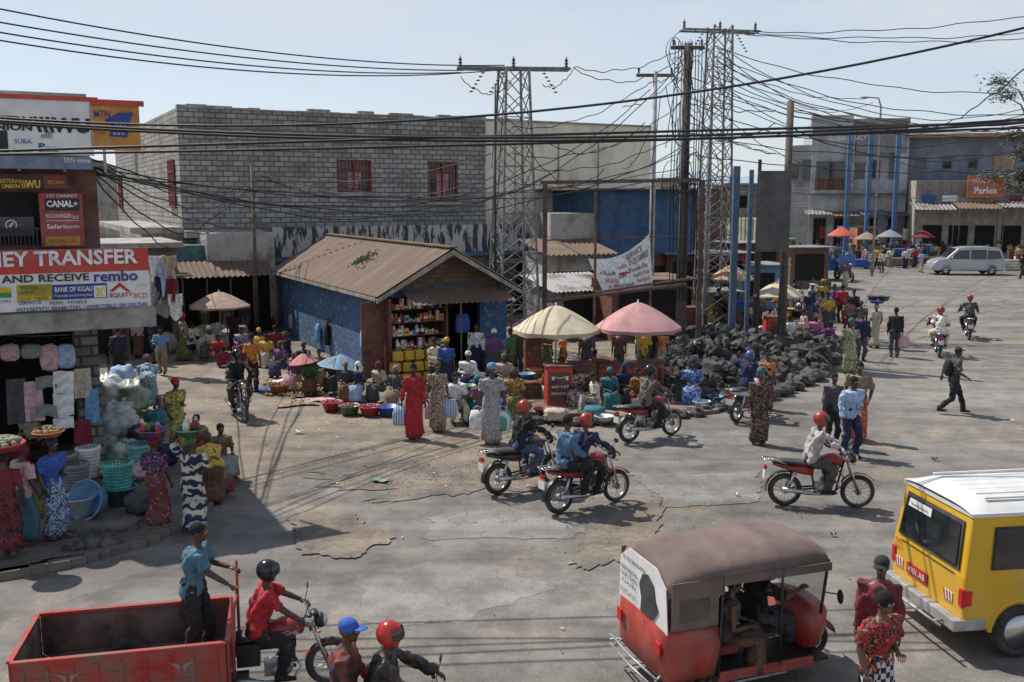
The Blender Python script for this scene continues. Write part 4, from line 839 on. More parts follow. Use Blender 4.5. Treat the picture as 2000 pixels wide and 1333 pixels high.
g=sign('shop_sign','long red and white money transfer sign over the corner shop',S,-90,488,289,606,SIGNW,-.08)
def brd(g,Pl,x0,y0,x1,y1,m,off,e=.006,nm='panel'):
    a,zb=Pl(x0,y1,off); b_,zt=Pl(x1,y0,off); zb=(zb+Pl(x1,y1,off)[1])/2; zt=(zt+Pl(x0,y0,off)[1])/2
    return bx(nm,g,m,(a,b_),(off-e,off),(zb,zt))
brd(g,S,-90,488,289,534,SIGNR,-.08); ptext('MONEY TRANSFER',g,S,-105,490,268,520,WH,-.1,.03)
ptext('PAY AND RECEIVE',g,S,-55,537,174,552,BLk,-.085,.02); ptext('rembo',g,S,184,528,268,550,NV,-.088,.02)
brd(g,S,34,556,100,588,mat('panel_olive',(.35,.3,.03),.5),-.086); ptext('WESTERN',g,S,38,559,74,566,BLk,-.095); ptext('UNION',g,S,38,568,66,575,BLk,-.095); brd(g,S,36,580,100,587,mat('panel_yellow',(.7,.5,.03),.5),-.093); ptext('MONEY TRANSFER',g,S,39,581,95,586,BLk,-.1)
brd(g,S,103,555,208,584,mat('panel_navy',(.02,.04,.25),.5),-.086); ptext('BANK OF KIGALI',g,S,107,560,180,570,WH,-.095,.02); ptext('Financially transforming lives',g,S,107,574,180,581,WH,-.095); brd(g,S,184,558,206,581,WH,-.093); ptext('X',g,S,187,561,203,579,YL,-.1,.05)
a=[S(x,y,-.09) for x,y in((213,570),(234,552),(256,570),(248,570),(234,560),(221,570))]; MB().poly([(x,-.09,z) for x,z in a]).build('roof_emblem',RD,g)
ptext('EQUITY',g,S,215,572,259,582,LBR,-.085,.02); ptext('BCD',g,S,262,572,287,582,RD,-.085); ptext('orange',g,S,268,555,288,562,YL,-.085)
brd(g,S,-20,558,24,592,WH,-.086); brd(g,S,-6,562,22,572,YL,-.093); brd(g,S,-6,572,22,582,mat('letter_green',(.03,.3,.06),.5),-.093); ptext('ZAMBIA',g,S,0,586,22,591,BLk,-.093)
ptext('CONTACT US',g,S,36,588,80,595,NV,-.088,.02); ptext('PEPEL  MOBILE',g,S,98,588,170,594,BLk,-.088); ptext('0973387972/ 0844817595 / 0998275862/ 0813957540',g,S,32,596,288,604,NV,-.088,.01)
g=sign('billboard','large white money transfer billboard on the shop roof',S,-90,192,178,302,SIGNW,.3)
ptext('WESTERN',g,S,-60,226,62,240,BLk,.3,.04); ptext('UNION',g,S,-30,241,62,255,BLk,.3,.04); ptext('\\\\\\WU',g,S,66,230,175,260,BLk,.3,.05)
ptext('SUBA',g,S,28,272,62,281,NV,.3); ptext('Standard',g,S,26,290,62,298,NV,.3); ptext('P',g,S,76,280,88,292,NV,.3,.03); ptext('MOBILE',g,S,90,287,122,292,NV,.3); ptext('8000086',g,S,76,293,116,299,BLk,.3)
brd(g,S,-90,185,190,194,SIGNR,.3,.02,'trim'); brd(g,S,-20,255,14,298,BLk,.3)
A=MB()
for i in range(5): x,z=S(92,268,.28); A.box((x-.1+i*.04,x-.08+i*.04),(.28,.284),(z-.02,z+.04+.02*i))
A.build('fan_emblem',c('gry'),g)
g=sign('billboard','orange mobile money billboard with phone emblem on shop roof',S,178,206,271,294,mat('billboard_orange',(.5,.22,.03),.6,scale=2,dust=.4),.3)
brd(g,S,176,196,280,207,SIGNR,.3,.03,'trim'); ptext('MTN',g,S,184,216,214,230,NV,.3,.01); ptext('Money',g,S,184,255,206,264,RD,.3)
cx,cz=S(234,246,.285); em=MB(); em.poly([(cx-.2,.285,cz-.2),(cx+.12,.285,cz-.22),(cx+.2,.285,cz+.12),(cx+.26,.285,cz+.26),(cx-.02,.285,cz+.24),(cx-.26,.285,cz+.1),(cx-.24,.285,cz+.04),(cx-.12,.285,cz+.06)]); em.build('phone_emblem',NV,g)
kb=MB()
for i in range(3):
    for j in range(4): x,z=cx-.1+i*.075+j*.015,cz-.15+j*.055; kb.box((x-.022,x+.022),(.276,.279),(z-.014,z+.014))
kb.build('phone_key',YL,g)
for x in(-60,30,120,200,262):
    xx,z=S(x,230,.4); MB().bar((xx,.42,z_up),(xx,.42,z),.05).build('billboard_bracket',STEEL,sh)
g=sign('awning_panel','blue grey metal strip beneath the rooftop billboard',S,-90,306,180,330,mat('blue_strip',(.14,.19,.27),.5,dust=.3),.2); ptext('EBN mone',g,S,126,309,176,318,WH,.2)
g=sign('wall_sign','dark western money sign at upper left of shop',S,-60,340,132,370,mat('panel_dark',(.05,.02,.02),.5),.55)
ptext('WESTERN',g,S,-14,350,38,358,YL,.55,.02); ptext('UNION',g,S,4,360,38,368,YL,.55,.02); ptext('\\\\WU',g,S,40,352,78,368,YL,.55,.04); brd(g,S,86,342,130,368,mat('panel_maroon',(.16,.03,.02),.5),.55); ptext('TECNO',g,S,92,353,124,360,YL,.54)
g=sign('wall_sign','red and black television channels sign on the shop upper floor',S,82,378,160,482,mat('panel_red2',(.3,.035,.03),.5,dust=.25),.5)
brd(g,S,88,388,154,412,BLk,.5); ptext('LES CHAINES',g,S,92,380,150,386,WH,.49); ptext('CANAL+',g,S,91,392,151,405,WH,.49,.04); ptext('RECHARGER',g,S,90,418,140,426,WH,.49); ptext('ici',g,S,142,420,152,428,WH,.49); ptext('Safaricom',g,S,92,438,154,447,WH,.49,.01); brd(g,S,90,462,156,480,mat('panel_ochre',(.4,.23,.03),.5),.5); ptext('M-PESA',g,S,98,467,148,475,RD,.49)
brd(g,S,90,431,154,431.8,WH,.5)
g=sign('wall_sign','dark square sign with arrow in the upper shop opening',S,-10,424,66,462,mat('panel_grey',(.06,.06,.07),.5),.7); 
x,z=S(22,440,.68); MB().torus((x,.69,z),.09,.012,.004).poly([(x-.05,.688,z-.02),(x+.02,.688,z+.05),(x+.05,.688,z+.03),(x-.02,.688,z-.05)]).build('ring',SIGNW,g)
bx('window_opening',sh,DRK,(S(-60,420,.94)[0],S(80,420,.94)[0]),(.93,.95),(S(0,480,.93)[1],S(0,376,.93)[1]))
m=MB()
for i in range(14):
    x,z=S(-30+i*8,482,.6); m.box((x-.01,x+.01),(.6,.62),(z,z+.32))
m.box((S(-40,470,.6)[0],S(82,470,.6)[0]),(.59,.63),(z+.32,z+.36)); m.build('balcony_rail',BLKM,sh)
def pole(label,px,pyb,pyt,r0,r1,mt,z0=0):
    p=G(px,pyb,z0); q=at(px,pyt,p.y); tag(MB().loft([(0,0,0),(0,0,q.z-z0)],[r0,r1],n=12).build('utility_pole',mt,None,p),label,'pole')
pole('pale steel pole standing at the corner of the money transfer shop',198,895,335,.065,.055,STEEL,.1)
pole('thin dark wooden pole left of the blue kiosk',504,655,322,.09,.06,WOOD)
pole('tall weathered wooden pole beside the rubble heap',1524,705,198,.16,.12,mat('grey_wood',(.11,.09,.075),.9,scale=6,bump=.4))
def ptat(px,py,off): x,z=S(px,py,off); return S.w(x,off,z)
rope=MB().loft([ptat(-20,655,1.),ptat(60,657,1.),ptat(145,654,1.)],.012,n=5); tag(rope.build('hanging_rail',WOOD),'wooden rail with handbags hanging above the shop front','rail')
def handbag(p,w,h,mt,label):
    r=thing('handbag',label,'bag',p,S.a,None); sd=r2.uniform(0,50)
    MB().ell((0,0,-h/2),(w/2,.07,h/2),18,12,f=lambda d:(1+.12*noise.noise(d*3+V((sd,0,0))))/max(abs(d.x),abs(d.z),.6)**.5).build('bag_body',mt,r); MB().torus((0,0,.02),w*.3,.01,n=12,m=5,a0=0,a1=PI).build('strap',c('blk'),r)
for x,w,h,mm,l in((18,.36,.34,k('lpk','dred'),'dusty pink handbag hanging leftmost on the rail'),(60,.38,.3,k('gry','pale'),'white grey patterned handbag hanging on the rail'),(95,.36,.55,c('lpk'),'large rose carrier bag hanging on the rail'),(128,.34,.5,c('lbl'),'pale blue bag hanging rightmost on the rail')): handbag(ptat(x,672,.95),w,h,mm,l)
OR=['first','second','third','fourth','fifth','sixth','seventh','eighth','ninth','tenth','eleventh','twelfth','thirteenth','fourteenth']
for i,(x,y) in enumerate(((124,735),(124,755),(124,778),(124,800),(124,825),(90,745),(90,800))):
    p=ptat(x,y,1.0); tag(MB().grid(lambda a,b_:V(((a-.5)*.38,-.04-.03*sin(a*9+i)*b_,.1-.24*b_+.02*sin(a*5+i))),10,6).box((-.18,.18),(-.03,.04),(-.09,.09)).build('folded_cloth',c('wht') if i<5 else c('gry'),None,p,S.a),f'{"white" if i<5 else "grey"} folded cloth {OR[i%5]} from top hanging by stone pier','cloth','folded cloths hung by the pier')
for i,(x,y,w,h,cc) in enumerate(((62,745,.34,.8,'lpk'),(30,740,.34,.9,'dgr'),(160,720,.3,.6,'bei'),(178,760,.25,.7,'sky'),(160,820,.3,.5,'dred'))):
    p=ptat(x,y,1.05); tag(MB().grid(lambda a,b_:V(((a-.5)*w*(1+.15*b_),-.03-.04*sin(a*9+i)*b_,-b_*h)),10,8).build('hanging_cloth',c(cc),None,p,S.a),f'{CN[cc]} cloth hanging at the corner shop front','cloth','cloths hung at corner shop')
def basin(p,r,h,mt,label,grp=None,cont=None,nm='basin'):
    b_=tag(MB().lathe([(0,.01),(r*.72,.01),(r*.98,h),(r*1.05,h),(r*1.04,h-.02),(r*.96,h-.02),(r*.7,.03),(0,.03)],n=20).build(nm,mt,None,p),label,nm.replace('_',' '),grp)
    if cont:
        m=MB(); rr=cont[1]
        for i in range(cont[3] if len(cont)>3 else 46):
            a=r2.uniform(0,6.3); q=math.sqrt(r2.random())*r*.85; m.ell(V((q*cos(a),q*sin(a),h*.75+(1-(q/r)**2)*r*.35)),(rr*r2.uniform(.8,1.2),rr*.9,rr*.85),7,5)
        tag(m.build('produce' ,cont[0],None,p),cont[2],'produce',kind='stuff')
    return b_
on=mat('onion',(.3,.06,.09),.5,scale=8); pot=mat('potato',(.32,.2,.1),.8,scale=8); mush=mat('garlic',(.5,.45,.35),.8,scale=8,c2=(.16,.22,.08))
def headp(px,py,z,s,extra=.16): return G(px,py,z)+V((0,0,s*(1.63+extra-.035)))
p=headp(380,1040,0,.98); basin(p,.27,.12,pl('grn'),'green basin on the head of woman in swirl dress')
for i in range(9):
    q=p+V((r2.uniform(-.17,.17),r2.uniform(-.17,.17),.05)); mm=[pl('wht'),pl('blk'),pl('yel'),pl('red'),pl('crm')][i%5]
    tag(MB().lathe([(0,0),(.045,0),(.045,.15),(.02,.2),(.02,.24),(0,.24)],n=10).build('bottle',mm,None,q),['white','black','yellow','red','cream','second white','second black','second yellow','second red'][i]+' bottle in the green basin on head','bottle','bottles in the green basin')
p=headp(308,1035,0,.95); basin(p,.26,.13,pl('pur'),'purple basin on head of woman in maroon skirt')
for i in range(7):
    q=p+V((r2.uniform(-.16,.16),r2.uniform(-.16,.16),.06)); mm=[pl('yel'),pl('red'),pl('grn'),pl('sky')][i%4]
    tag(MB().lathe([(0,0),(.05,0),(.05,.14),(.02,.18),(0,.18)],n=10).build('bottle',mm,None,q),['yellow','red','green','pale blue','second yellow','second red','second green'][i]+' bottle in the purple basin on head','bottle','bottles in the purple basin')
basin(headp(108,1050,.12,.98),.25,.1,pl('org'),'orange basin on the head of woman in blue',None,(pot,.04,'brown produce heaped in the orange basin'))
basin(headp(20,1085,.12,.97),.33,.12,pl('red'),'wide red basin on head at the left edge',None,(mush,.05,'pale garlic heaped in the wide red basin',80))
p=headp(1708,680,0,.98); basin(p,.3,.12,pl('blu'),'blue basin on head of woman in beige'); 
basin(p+V((.25,0,.1)),.24,.2,pl('grn'),'green basin stacked over blue basin on head'); basin(p+V((-.15,0,.12)),.22,.18,pl('pur'),'purple basin stacked over blue basin on head')
for x,y,r,h,cc,l in((418,945,.26,.15,'org','orange basin beside the swirl dress'),(415,965,.27,.16,'grn','green basin under the orange basin'),(425,925,.24,.14,'blu','blue basin behind the orange basin'),(155,1005,.3,.34,'wht','round white plastic tub beside blue tub'),(235,985,.3,.34,'teal','teal laundry basket standing on the ground'),(235,955,.3,.2,'teal','teal basin behind laundry basket')): basin(G(x,y,.1),r,h,pl(cc),l)
o=basin(G(190,1000,.12)+V((0,0,.2)),.36,.3,pl('sky'),'bright blue tub tipped on its side by the shop'); o.rotation_euler=(R(70),0,R(-20))
def lbasket(p,r,h,mt,label):
    m=MB()
    for j in range(26):
        a=2*PI*j/26; e=V((cos(a),sin(a),0)); m.bar(p*0+e*r*.8,e*r+V((0,0,h)),.022)
    for i in range(9): m.lathe([(r*(.8+.2*i/8)+.012,h*i/8.1),(r*(.8+.2*i/8)+.012,h*i/8.1+.022),(r*(.8+.2*i/8)-.006,h*i/8.1+.022)],n=20)
    m.lathe([(r+.03,h-.03),(r+.03,h+.01),(r-.02,h+.01)],n=20); m.lathe([(0,.01),(r*.8,.01)],n=20); tag(m.build('laundry_basket',mt,None,p),label,'basket')
lbasket(G(232,955,.4),.26,.5,mat('plastic_turquoise',(.08,.36,.32),.4),'teal laundry basket stacked on the tubs'); lbasket(G(150,955,.12),.24,.5,pl('gry'),'grey laundry basket beside the stone pier'); lbasket(G(128,940,.12),.22,.55,pl('gry'),'grey laundry basket leftmost by the stone pier'); lbasket(G(275,905,.3),.25,.4,mat('plastic_aqua',(.15,.4,.36),.4),'aqua basket lying behind the teal basket'); lbasket(G(175,930,.12),.22,.6,pl('wht'),'white laundry basket between pier and pole')
def sack(p,rx,ry,h,mt,label,grp=None,nm='sack',cat='sack',cr=.1):
    sd=r2.uniform(0,99); o=MB().ell((0,0,h*.48),(rx,ry,h*.52),22,15,f=lambda d:(1+.25*noise.noise(d*2.1+V((sd,0,0)))+cr*noise.noise(d*6+V((sd,0,0)))+cr*.7*noise.noise(d*13+V((sd,0,0))))/max(abs(d.x),abs(d.y),abs(d.z),.62)**.35).build(nm,mt,None,p,r2.uniform(0,3)); return tag(o,label,cat,grp)
GRN_=mat('plastic_mint',(.36,.55,.42),.3,alpha=.85,scale=3,var=.45,c2=(.65,.7,.58))
for x,y,rx,h,mm,l in((228,850,.45,.8,PLBAG,'big clear plastic bag of goods by shop pole'),(262,800,.5,.8,GRN_,'pale green plastic bundle by the turquoise dress'),(285,870,.4,.5,c('dgr'),'dark grey padded bundle below the green bundle'),(240,905,.4,.5,GRN_,'pale green bag behind the teal baskets'),(215,800,.4,.9,PLBAG,'tall clear plastic bundle behind the shop pole'),(320,905,.35,.4,c('navy'),'navy cloth bundle near the women'),(240,760,.4,.7,c('lbl'),'pale blue bundle at the back of the goods'),(330,800,.3,.4,c('lpk'),'pink bag beside the turquoise dress'),(205,905,.3,.6,c('gry'),'grey plastic bag against the pole'),(395,965,.3,.3,c('brn'),'brown cloth bundle by the orange basin'),(275,1000,.3,.35,c('dgr'),'dark bag on ground beside the maroon skirt'),(440,960,.22,.2,c('dred'),'maroon bag on ground right of the basins'),(250,840,.3,.4,c('wht'),'white bundle on top of the plastic goods'),(305,835,.3,.45,c('teal'),'teal bundle beside the woman in turquoise'),(225,930,.3,.3,c('crm'),'cream bundle behind the stacked baskets'),(270,935,.28,.3,c('lpk'),'rose bundle right of the stacked baskets')): sack(G(x,y,.1),rx,rx*.8,h,mm,l,nm='bundle',cat='bundle',cr=.22)
for i,(x,y) in enumerate(((330,690),(352,682),(385,680),(405,698),(398,672),(425,668),(445,682),(470,672),(340,655),(310,648),(372,650))):
    sack(G(x,y),.33,.3,.75,[mat('woven_sack',(.42,.38,.3),.9,scale=5),c('tan'),mat('sack_grey',(.32,.31,.28),.9,scale=5)][i%3],f'grain sack in the alley, {OR[i]} of the row counted from left','grain sacks in the alley')
for x,y,cc,ct,l in((649,803,'red',(on,.035,'red onions in the leftmost red basket'),'leftmost red basket of onions'),(683,810,'grn',(on,.035,'red onions heaped in the green basin'),'green basin of red onions'),(723,812,'red',(on,.035,'red onions in the right red basket'),'red basket of onions right of green basin'),(758,812,'blu',None,'blue basin on ground before the crimson dress'),(545,768,'org',(pot,.04,'potatoes in the orange tray'),'orange tray before the seated vendors')): basin(G(x,y),.29,.26,pl(cc),l,'produce baskets before the kiosk',ct)
m=MB()
for i in range(300):
    p=G(r2.uniform(515,640),r2.uniform(745,775)); m.ell(p+V((0,0,.04)),.045,6,4)
tag(m.build('produce',[pot]),'potatoes and vegetables laid on cloths before the vendors','produce',kind='stuff')
for i,(x,y,cc) in enumerate(((530,762,'blu'),(580,790,'tan'),(620,782,'lpk'),(560,745,'wht'),(600,772,'brn'))):
    p=G(x,y,.012); tag(MB().grid(lambda a,b_:V(((a-.5)*(.95+.2*sin(b_*5+i)),(b_-.5)*(.6+.15*sin(a*6+i)),.05*noise.noise(V((a*5,b_*5,i)))+.04)),12,12).build('ground_cloth',c(cc),None,p,.3*i),CN[cc]+' cloth spread on the ground before vendors','cloth')
def bag(p,w,h,mt,label,rz=0):
    r=thing('shopping_bag',label,'bag',p,rz)
    MB().loft([(0,0,-h),(0,0,-h*.9),(0,0,-h*.4),(0,0,0)],[w*.42,w*.5,w*.52,w*.4],[.08,.1,.1,.05],side=(1,0,0),n=16,fold=lambda i,th:1+.06*sin(3*th+i)).build('bag_body',mt,r)
    MB().torus((0,0,0),w*.25,.008,n=10,m=5,a0=0,a1=PI).build('bag_handle',mt,r)
STR=mat('striped_bag',(.6,.55,.55),.5,kind='stripe',c2=(.45,.12,.2),scale=5,sc3='X'); STB=mat('striped_bag_blue',(.6,.6,.62),.5,kind='stripe',c2=(.1,.25,.5),scale=5,sc3='X'); STG=mat('striped_bag_green',(.6,.6,.6),.5,kind='stripe',c2=(.08,.3,.2),scale=5,sc3='Y')
for x,y,dx,cc,l,s in((810,857,-.32,STB,'blue and white bag in crimson dressed woman\'s hand',.4),(855,842,-.12,STR,'pink striped bag held by woman in beige print',.42),(855,842,.3,STB,'second striped bag held by woman in beige print',.38),(960,866,-.32,c('wht'),'white bag in left hand of woman with blue wrap',.4),(960,866,.25,STG,'checked bag held by woman with blue head wrap',.42),(1746,698,.3,STR,'red and white bag held by man in black',.4),(52,1062,.2,pl('yel'),'yellow bag carried near the left edge',.3)): bag(G(x,y)+V((dx,-.05,.8)),s,s*1.15,cc,l)
sack(G(1022,850),.3,.22,.35,pl('blu'),'blue plastic bag lying near the kerb stones',nm='bundle',cat='bag',cr=.2)
# ---------- brick building
C0=at(345,210,43); Bp=Plane(C0.xy,28); HB=C0.z
BR=mat('grey_block',(.36,.345,.32),.95,kind='brick',scale=.46,c2=(.16,.15,.14),th=(.03,),bump=1.,var=.26,sc3=.5)
bb=thing('block_building','two storey grey concrete block building with barred windows','building',C0.xy.to_3d(),Bp.a)
def wall(par,x0,x1,y,th,z0,z1,ops,mt,nm='wall'):
    m=MB(); x=x0
    for a,b_,c0,c1 in sorted(ops):
        m.box((x,a),(y,y+th),(z0,z1)); m.box((a,b_),(y,y+th),(z0,c0)); m.box((a,b_),(y,y+th),(c1,z1)); x=b_
    m.box((x,x1),(y,y+th),(z0,z1)); return m.build(nm,mt,par)
ops=[]
for q in((657,312,727,378),(835,316,895,395)):
    a,z1=Bp(q[0],q[1]); b_,z0=Bp(q[2],q[3]); ops.append((a,b_,z0,z1))
LB=Bp(948,240)[0]
wall(bb,0,LB,0,.25,0,HB,ops,BR)
MB().box((.0,.25),(.25,24),(0,HB)).build('side_wall',BR,bb); MB().box((LB-.25,LB),(.25,12),(0,HB)).build('side_wall',BR,bb)
MB().box((.25,LB-.25),(.26,12),(HB-.9,HB-.8)).build('roof',CON,bb)
bx('back_room',bb,DRK,(.3,LB-.3),(1.6,1.7),(0,HB-1))
cp_=MB(); x=0
while x<LB: w_=r2.uniform(.4,1.2); cp_.box((x,min(x+w_-.02,LB)),(-.05,.3),(HB,HB+r2.uniform(.04,.2))); x+=w_
cp_.build('coping',CON,bb)
WR=mat('window_red',(.24,.03,.03),.6,dust=.3)
def win(par,a,b_,z0,z1,y,nb=6):
    w=MB(); f=.08
    w.box((a,a+f),(y,y+.1),(z0,z1)); w.box((b_-f,b_),(y,y+.1),(z0,z1)); w.box((a+f,b_-f),(y,y+.1),(z0,z0+f)); w.box((a+f,b_-f),(y,y+.1),(z1-f,z1)); w.box(((a+b_)/2-.04,(a+b_)/2+.04),(y+.01,y+.09),(z0+f,z1-f)); w.box((a+f,b_-f),(y+.02,y+.08),(z1-.55,z1-.48))
    o=w.build('window',WR,par); g_=MB()
    for i in range(1,nb+4): x=a+(b_-a)*i/(nb+4); g_.box((x-.012,x+.012),(y-.03,y-.01),(z0,z1))
    for i in range(1,4): z=z0+(z1-z0)*i/4; g_.box((a,b_),(y-.05,y-.03),(z-.02,z+.02))
    g_.build('bars',WR,o); MB().box((a+f,b_-f),(y+.12,y+.13),(z0+f,z1-f)).build('pane',GLS,o)
    MB().grid(lambda p_,q_:V((a+(b_-a)*(.35+.4*p_*(1-.3*q_)),y+.11,z1-.5-q_*(z1-z0-.75))),6,6).build('curtain',c('lpk'),o)
    bx('sill',o,CON,(a-.1,b_+.1),(-.1,.02),(z0-.12,z0-.0))
for a,b_,z0,z1 in ops: win(bb,a,b_,z0,z1,.06)
Bs=Plane(C0.xy,118)
for q in((320,312,341,403),(222,345,238,403)):
    a,z1=Bs(q[2],q[1]); b_,z0=Bs(q[0],q[3]); a,b_=min(a,b_),max(a,b_); b_=min(b_,a+1.6)
    o=MB().box((-.06,-.01),(a,b_),(z0,z1)).build('window',GLS,bb); g_=MB()
    for i in range(8): y=a+(b_-a)*i/7; g_.box((-.1,-.065),(y-.03,y+.03),(z0,z1))
    for i in range(5): z=z0+(z1-z0)*i/4; g_.box((-.12,-.1),(a,b_),(z-.03,z+.03))
    g_.build('bars',WR,o)
zz=Bp(345,455)[1]; bx('balcony_slab',bb,CON,(-2.2,-.01),(-.3,14),(zz,zz+.25)); bx('balcony_slab',bb,CON,(-.01,4),(-.9,-.01),(zz-.2,zz+.1))
cb=thing('rendered_building','stained cream rendered building beside the block building','building',Bp.w(LB+.02,.3),Bp.a)
CR=mat('cream_render',(.66,.61,.48),.9,kind='patch',scale=.45,c2=(.36,.33,.26),th=(.48,.76),bump=.2,stretch=(1.4,1,.6)); l2=Bp(1284,248)[0]-LB; HC=Bp(1284,249)[1]
bx('wall',cb,CR,(0,l2),(0,14),(0,HC)); bx('coping',cb,CON,(-.0,l2+.06),(-.06,.3),(HC+.002,HC+.1))
for x in(1.8,4.4,6.9): bx('downpipe',cb,CON,(x,x+.06),(-.06,-.003),(3.5,HC-.9))
Q=Plane(Bp.w(0,-2.2).xy,28); x0=Q(532,450)[0]; x1=Q(1190,450)[0]; zt=Q(700,442)[1]
lb=thing('market_row','low row building with peeling black and white sheet metal parapet','building',Q.O,Q.a)
PS=mat('peeling_sheet',(.4,.39,.37),.8,kind='patch',scale=1.5,c2=(.06,.06,.065),th=(.48,.52),stretch=(2.6,1,.5))
def corr(m,o,u,v,nu,nv,pitch,amp,nrm):
    o,u,v,nrm=V(o),V(u),V(v),V(nrm); n=int(u.length/pitch*4)
    m.grid(lambda a,b_:o+u*a+v*b_+nrm*(amp*sin(a*n/4*2*PI)),n,nv,True)
m=MB(); corr(m,(x0,0,zt-1.3),(x1-x0,0,0),(0,0,1.3),0,2,.28,.03,(0,-1,0)); m.build('parapet',PS,lb)
bx('wall',lb,mat('dark_wall',(.13,.12,.11),.9,scale=2,var=.4),(x0,x1),(.1,2.),(0,zt-.05)); bx('band',lb,mat('blue_band',(.06,.12,.2),.7,dust=.4),(x0,x1),(-.06,.09),(zt-1.5,zt-1.32))
xa=Q(402,500)[0]; bx('plaster_wall',lb,PLAST,(xa,x0-.01),(-.3,2),(0,Q(450,455)[1]))
zl=Q(430,540,-1.6)[1]; m=MB(); corr(m,(xa-1.5,-1.9,zl),(4.0,0,0),(0,1.6,.55),0,2,.22,.035,(0,0,1)); m.build('lean_to_roof',RUST,lb)
bx('turquoise_wall',lb,mat('turquoise_wall',(.08,.17,.18),.8,dust=.4),(xa-2.2,xa-.01),(.2,2),(0,Q(380,480)[1])); bx('opening',lb,DRK,(xa-1.9,x0-.3),(-.36,-.303),(0,zl-.1))
for i in range(5): x_=xa-1.3+i*.95; MB().loft([(x_,-1.8,0),(x_,-1.8,zl)],.04,n=6).build('post',WOOD,lb)
for i,px in enumerate((560,640,720,1010,1090,1150)):
    xx=Q(px,500)[0]; bx('opening',lb,DRK if i%2 else mat('shutter_blue',(.05,.11,.2),.7,dust=.4),(xx,xx+1.3),(.06,.098),(.1,2.6))
al=thing('alley_shop','dark alley shop front with hanging clothes left of block building','building',at(196,560,35).xy.to_3d(),R(28))
bx('wall',al,mat('brown_wall',(.15,.12,.1),.9,scale=1.5,var=.4,dust=.3),(-2,2.7),(0,5),(0,3.9)); bx('awning',al,RUST,(-2,3.0),(-1.3,-.01),(2.9,2.96)); bx('slab',al,CON,(-2,2.9),(-.3,5),(3.91,4.1))
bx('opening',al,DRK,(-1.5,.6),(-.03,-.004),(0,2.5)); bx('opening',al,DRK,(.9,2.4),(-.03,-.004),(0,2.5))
for i,(x,y,w,h,cc,l) in enumerate(((305,500,.35,.8,'wht','white shirt hanging highest in the alley'),(325,520,.35,.9,'lbl','pale blue shirt hanging in the alley'),(300,535,.35,.9,'crm','cream cloth hanging in the alley'),(332,545,.3,.7,'dred','red garment hanging in the alley'),(318,570,.4,.8,'gry','grey garment hanging in the alley'),(342,575,.3,.8,'wht','white cloth hanging lowest in the alley'),(298,575,.35,.7,'lpk','pink garment hanging in the alley'),(315,540,.3,.7,'navy','navy shirt hanging in the alley'),(330,500,.3,.7,'bei','beige shirt hanging high in the alley'))):
    p=at(x,y,31.5); m=MB().grid(lambda a,b_:V(((a-.5)*w*(1+.25*b_+.1*sin(i+b_*5)),.07*sin(a*8+b_*3+i),-b_*h*(1+.1*sin(a*6+i)))),10,8); m.box((-w*.75,-w*.45),(-.03,.03),(-.35,0)).box((w*.45,w*.75),(-.03,.03),(-.35,0)); tag(m.build('hanging_shirt',c(cc),None,p,.4+.3*sin(i*2)),l,'clothes','clothes hanging in the alley')
# ---------- blue kiosk
K0=G(750,742); Kp=Plane(K0.xy,28); kb_=thing('kiosk','blue painted kiosk with rusty corrugated gable roof','kiosk',K0,Kp.a)
KB=mat('kiosk_blue',(.04,.11,.25),.85,kind='brick',scale=.4,c2=(.065,.145,.28),th=(.02,),bump=.5,var=.16,c3=(.19,.27,.35),dust=.2)
W,Ln,EZ,RZ=4.4,12.,2.88,4.15
MB().box((0,.2),(.2,Ln),(0,EZ)).build('side_wall',KB,kb_); MB().box((W-.2,W),(.2,Ln),(0,EZ)).build('side_wall',KB,kb_); bx('back_wall',kb_,KB,(.2,W-.2),(Ln-.2,Ln),(0,EZ))
wall(kb_,0,W,0,.2,0,EZ,[(.25,2.0,.25,2.5),(2.2,3.4,.0,2.5)],KB,'front_wall')
MB().poly([(0,.1,EZ),(W,.1,EZ),(W/2,.1,RZ-.1)],(0,.1,0)).build('gable',mat('gable_brick',(.19,.115,.08),.9,kind='brick',scale=.3,c2=(.1,.08,.065),th=(.02,)),kb_)
m=MB(); ov=.4
for g in(-1,1):
    e=V((W/2+g*(W/2+ov),-.55,EZ-.18)); rdg=V((W/2,-.55,RZ)); corr(m,e,(0,Ln+1.0,0),rdg-e,0,6,.26,.03,(0,0,1))
m.build('roof',RUSTR,kb_)
FAS=mat('fascia',(.3,.27,.23),.9,scale=3,var=.35); m=MB()
for g in(-1,1):
    e=V((W/2+g*(W/2+ov),-.59,EZ-.25)); rd=V((W/2,-.59,RZ-.06)); m.poly([e,rd,rd+V((0,0,-.17)),e+V((0,0,-.13))],(0,.05,0))
m.build('fascia_board',FAS,kb_)
bx('eave_board',kb_,FAS,(-ov-.02,-ov+.02),(-.5,Ln+.4),(EZ-.32,EZ-.22))
bx('ridge_cap',kb_,RUST,(W/2-.15,W/2+.15),(-.57,Ln+.5),(RZ+.0,RZ+.05))
m=MB(); corr(m,(.6,-1.2,2.45),(3.5,0,0),(0,1.18,.4),0,2,.18,.02,(0,0,1)); m.build('front_canopy',RUST,kb_)
for x in(2.2,4.0): MB().loft([(x,-1.1,0),(x,-1.1,2.45)],.035,n=6).build('canopy_post',WOOD,kb_)
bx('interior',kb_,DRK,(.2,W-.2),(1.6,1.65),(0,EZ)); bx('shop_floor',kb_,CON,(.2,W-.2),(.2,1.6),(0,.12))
w=Kp.w(.9,4.2,3.48); mm=MB()
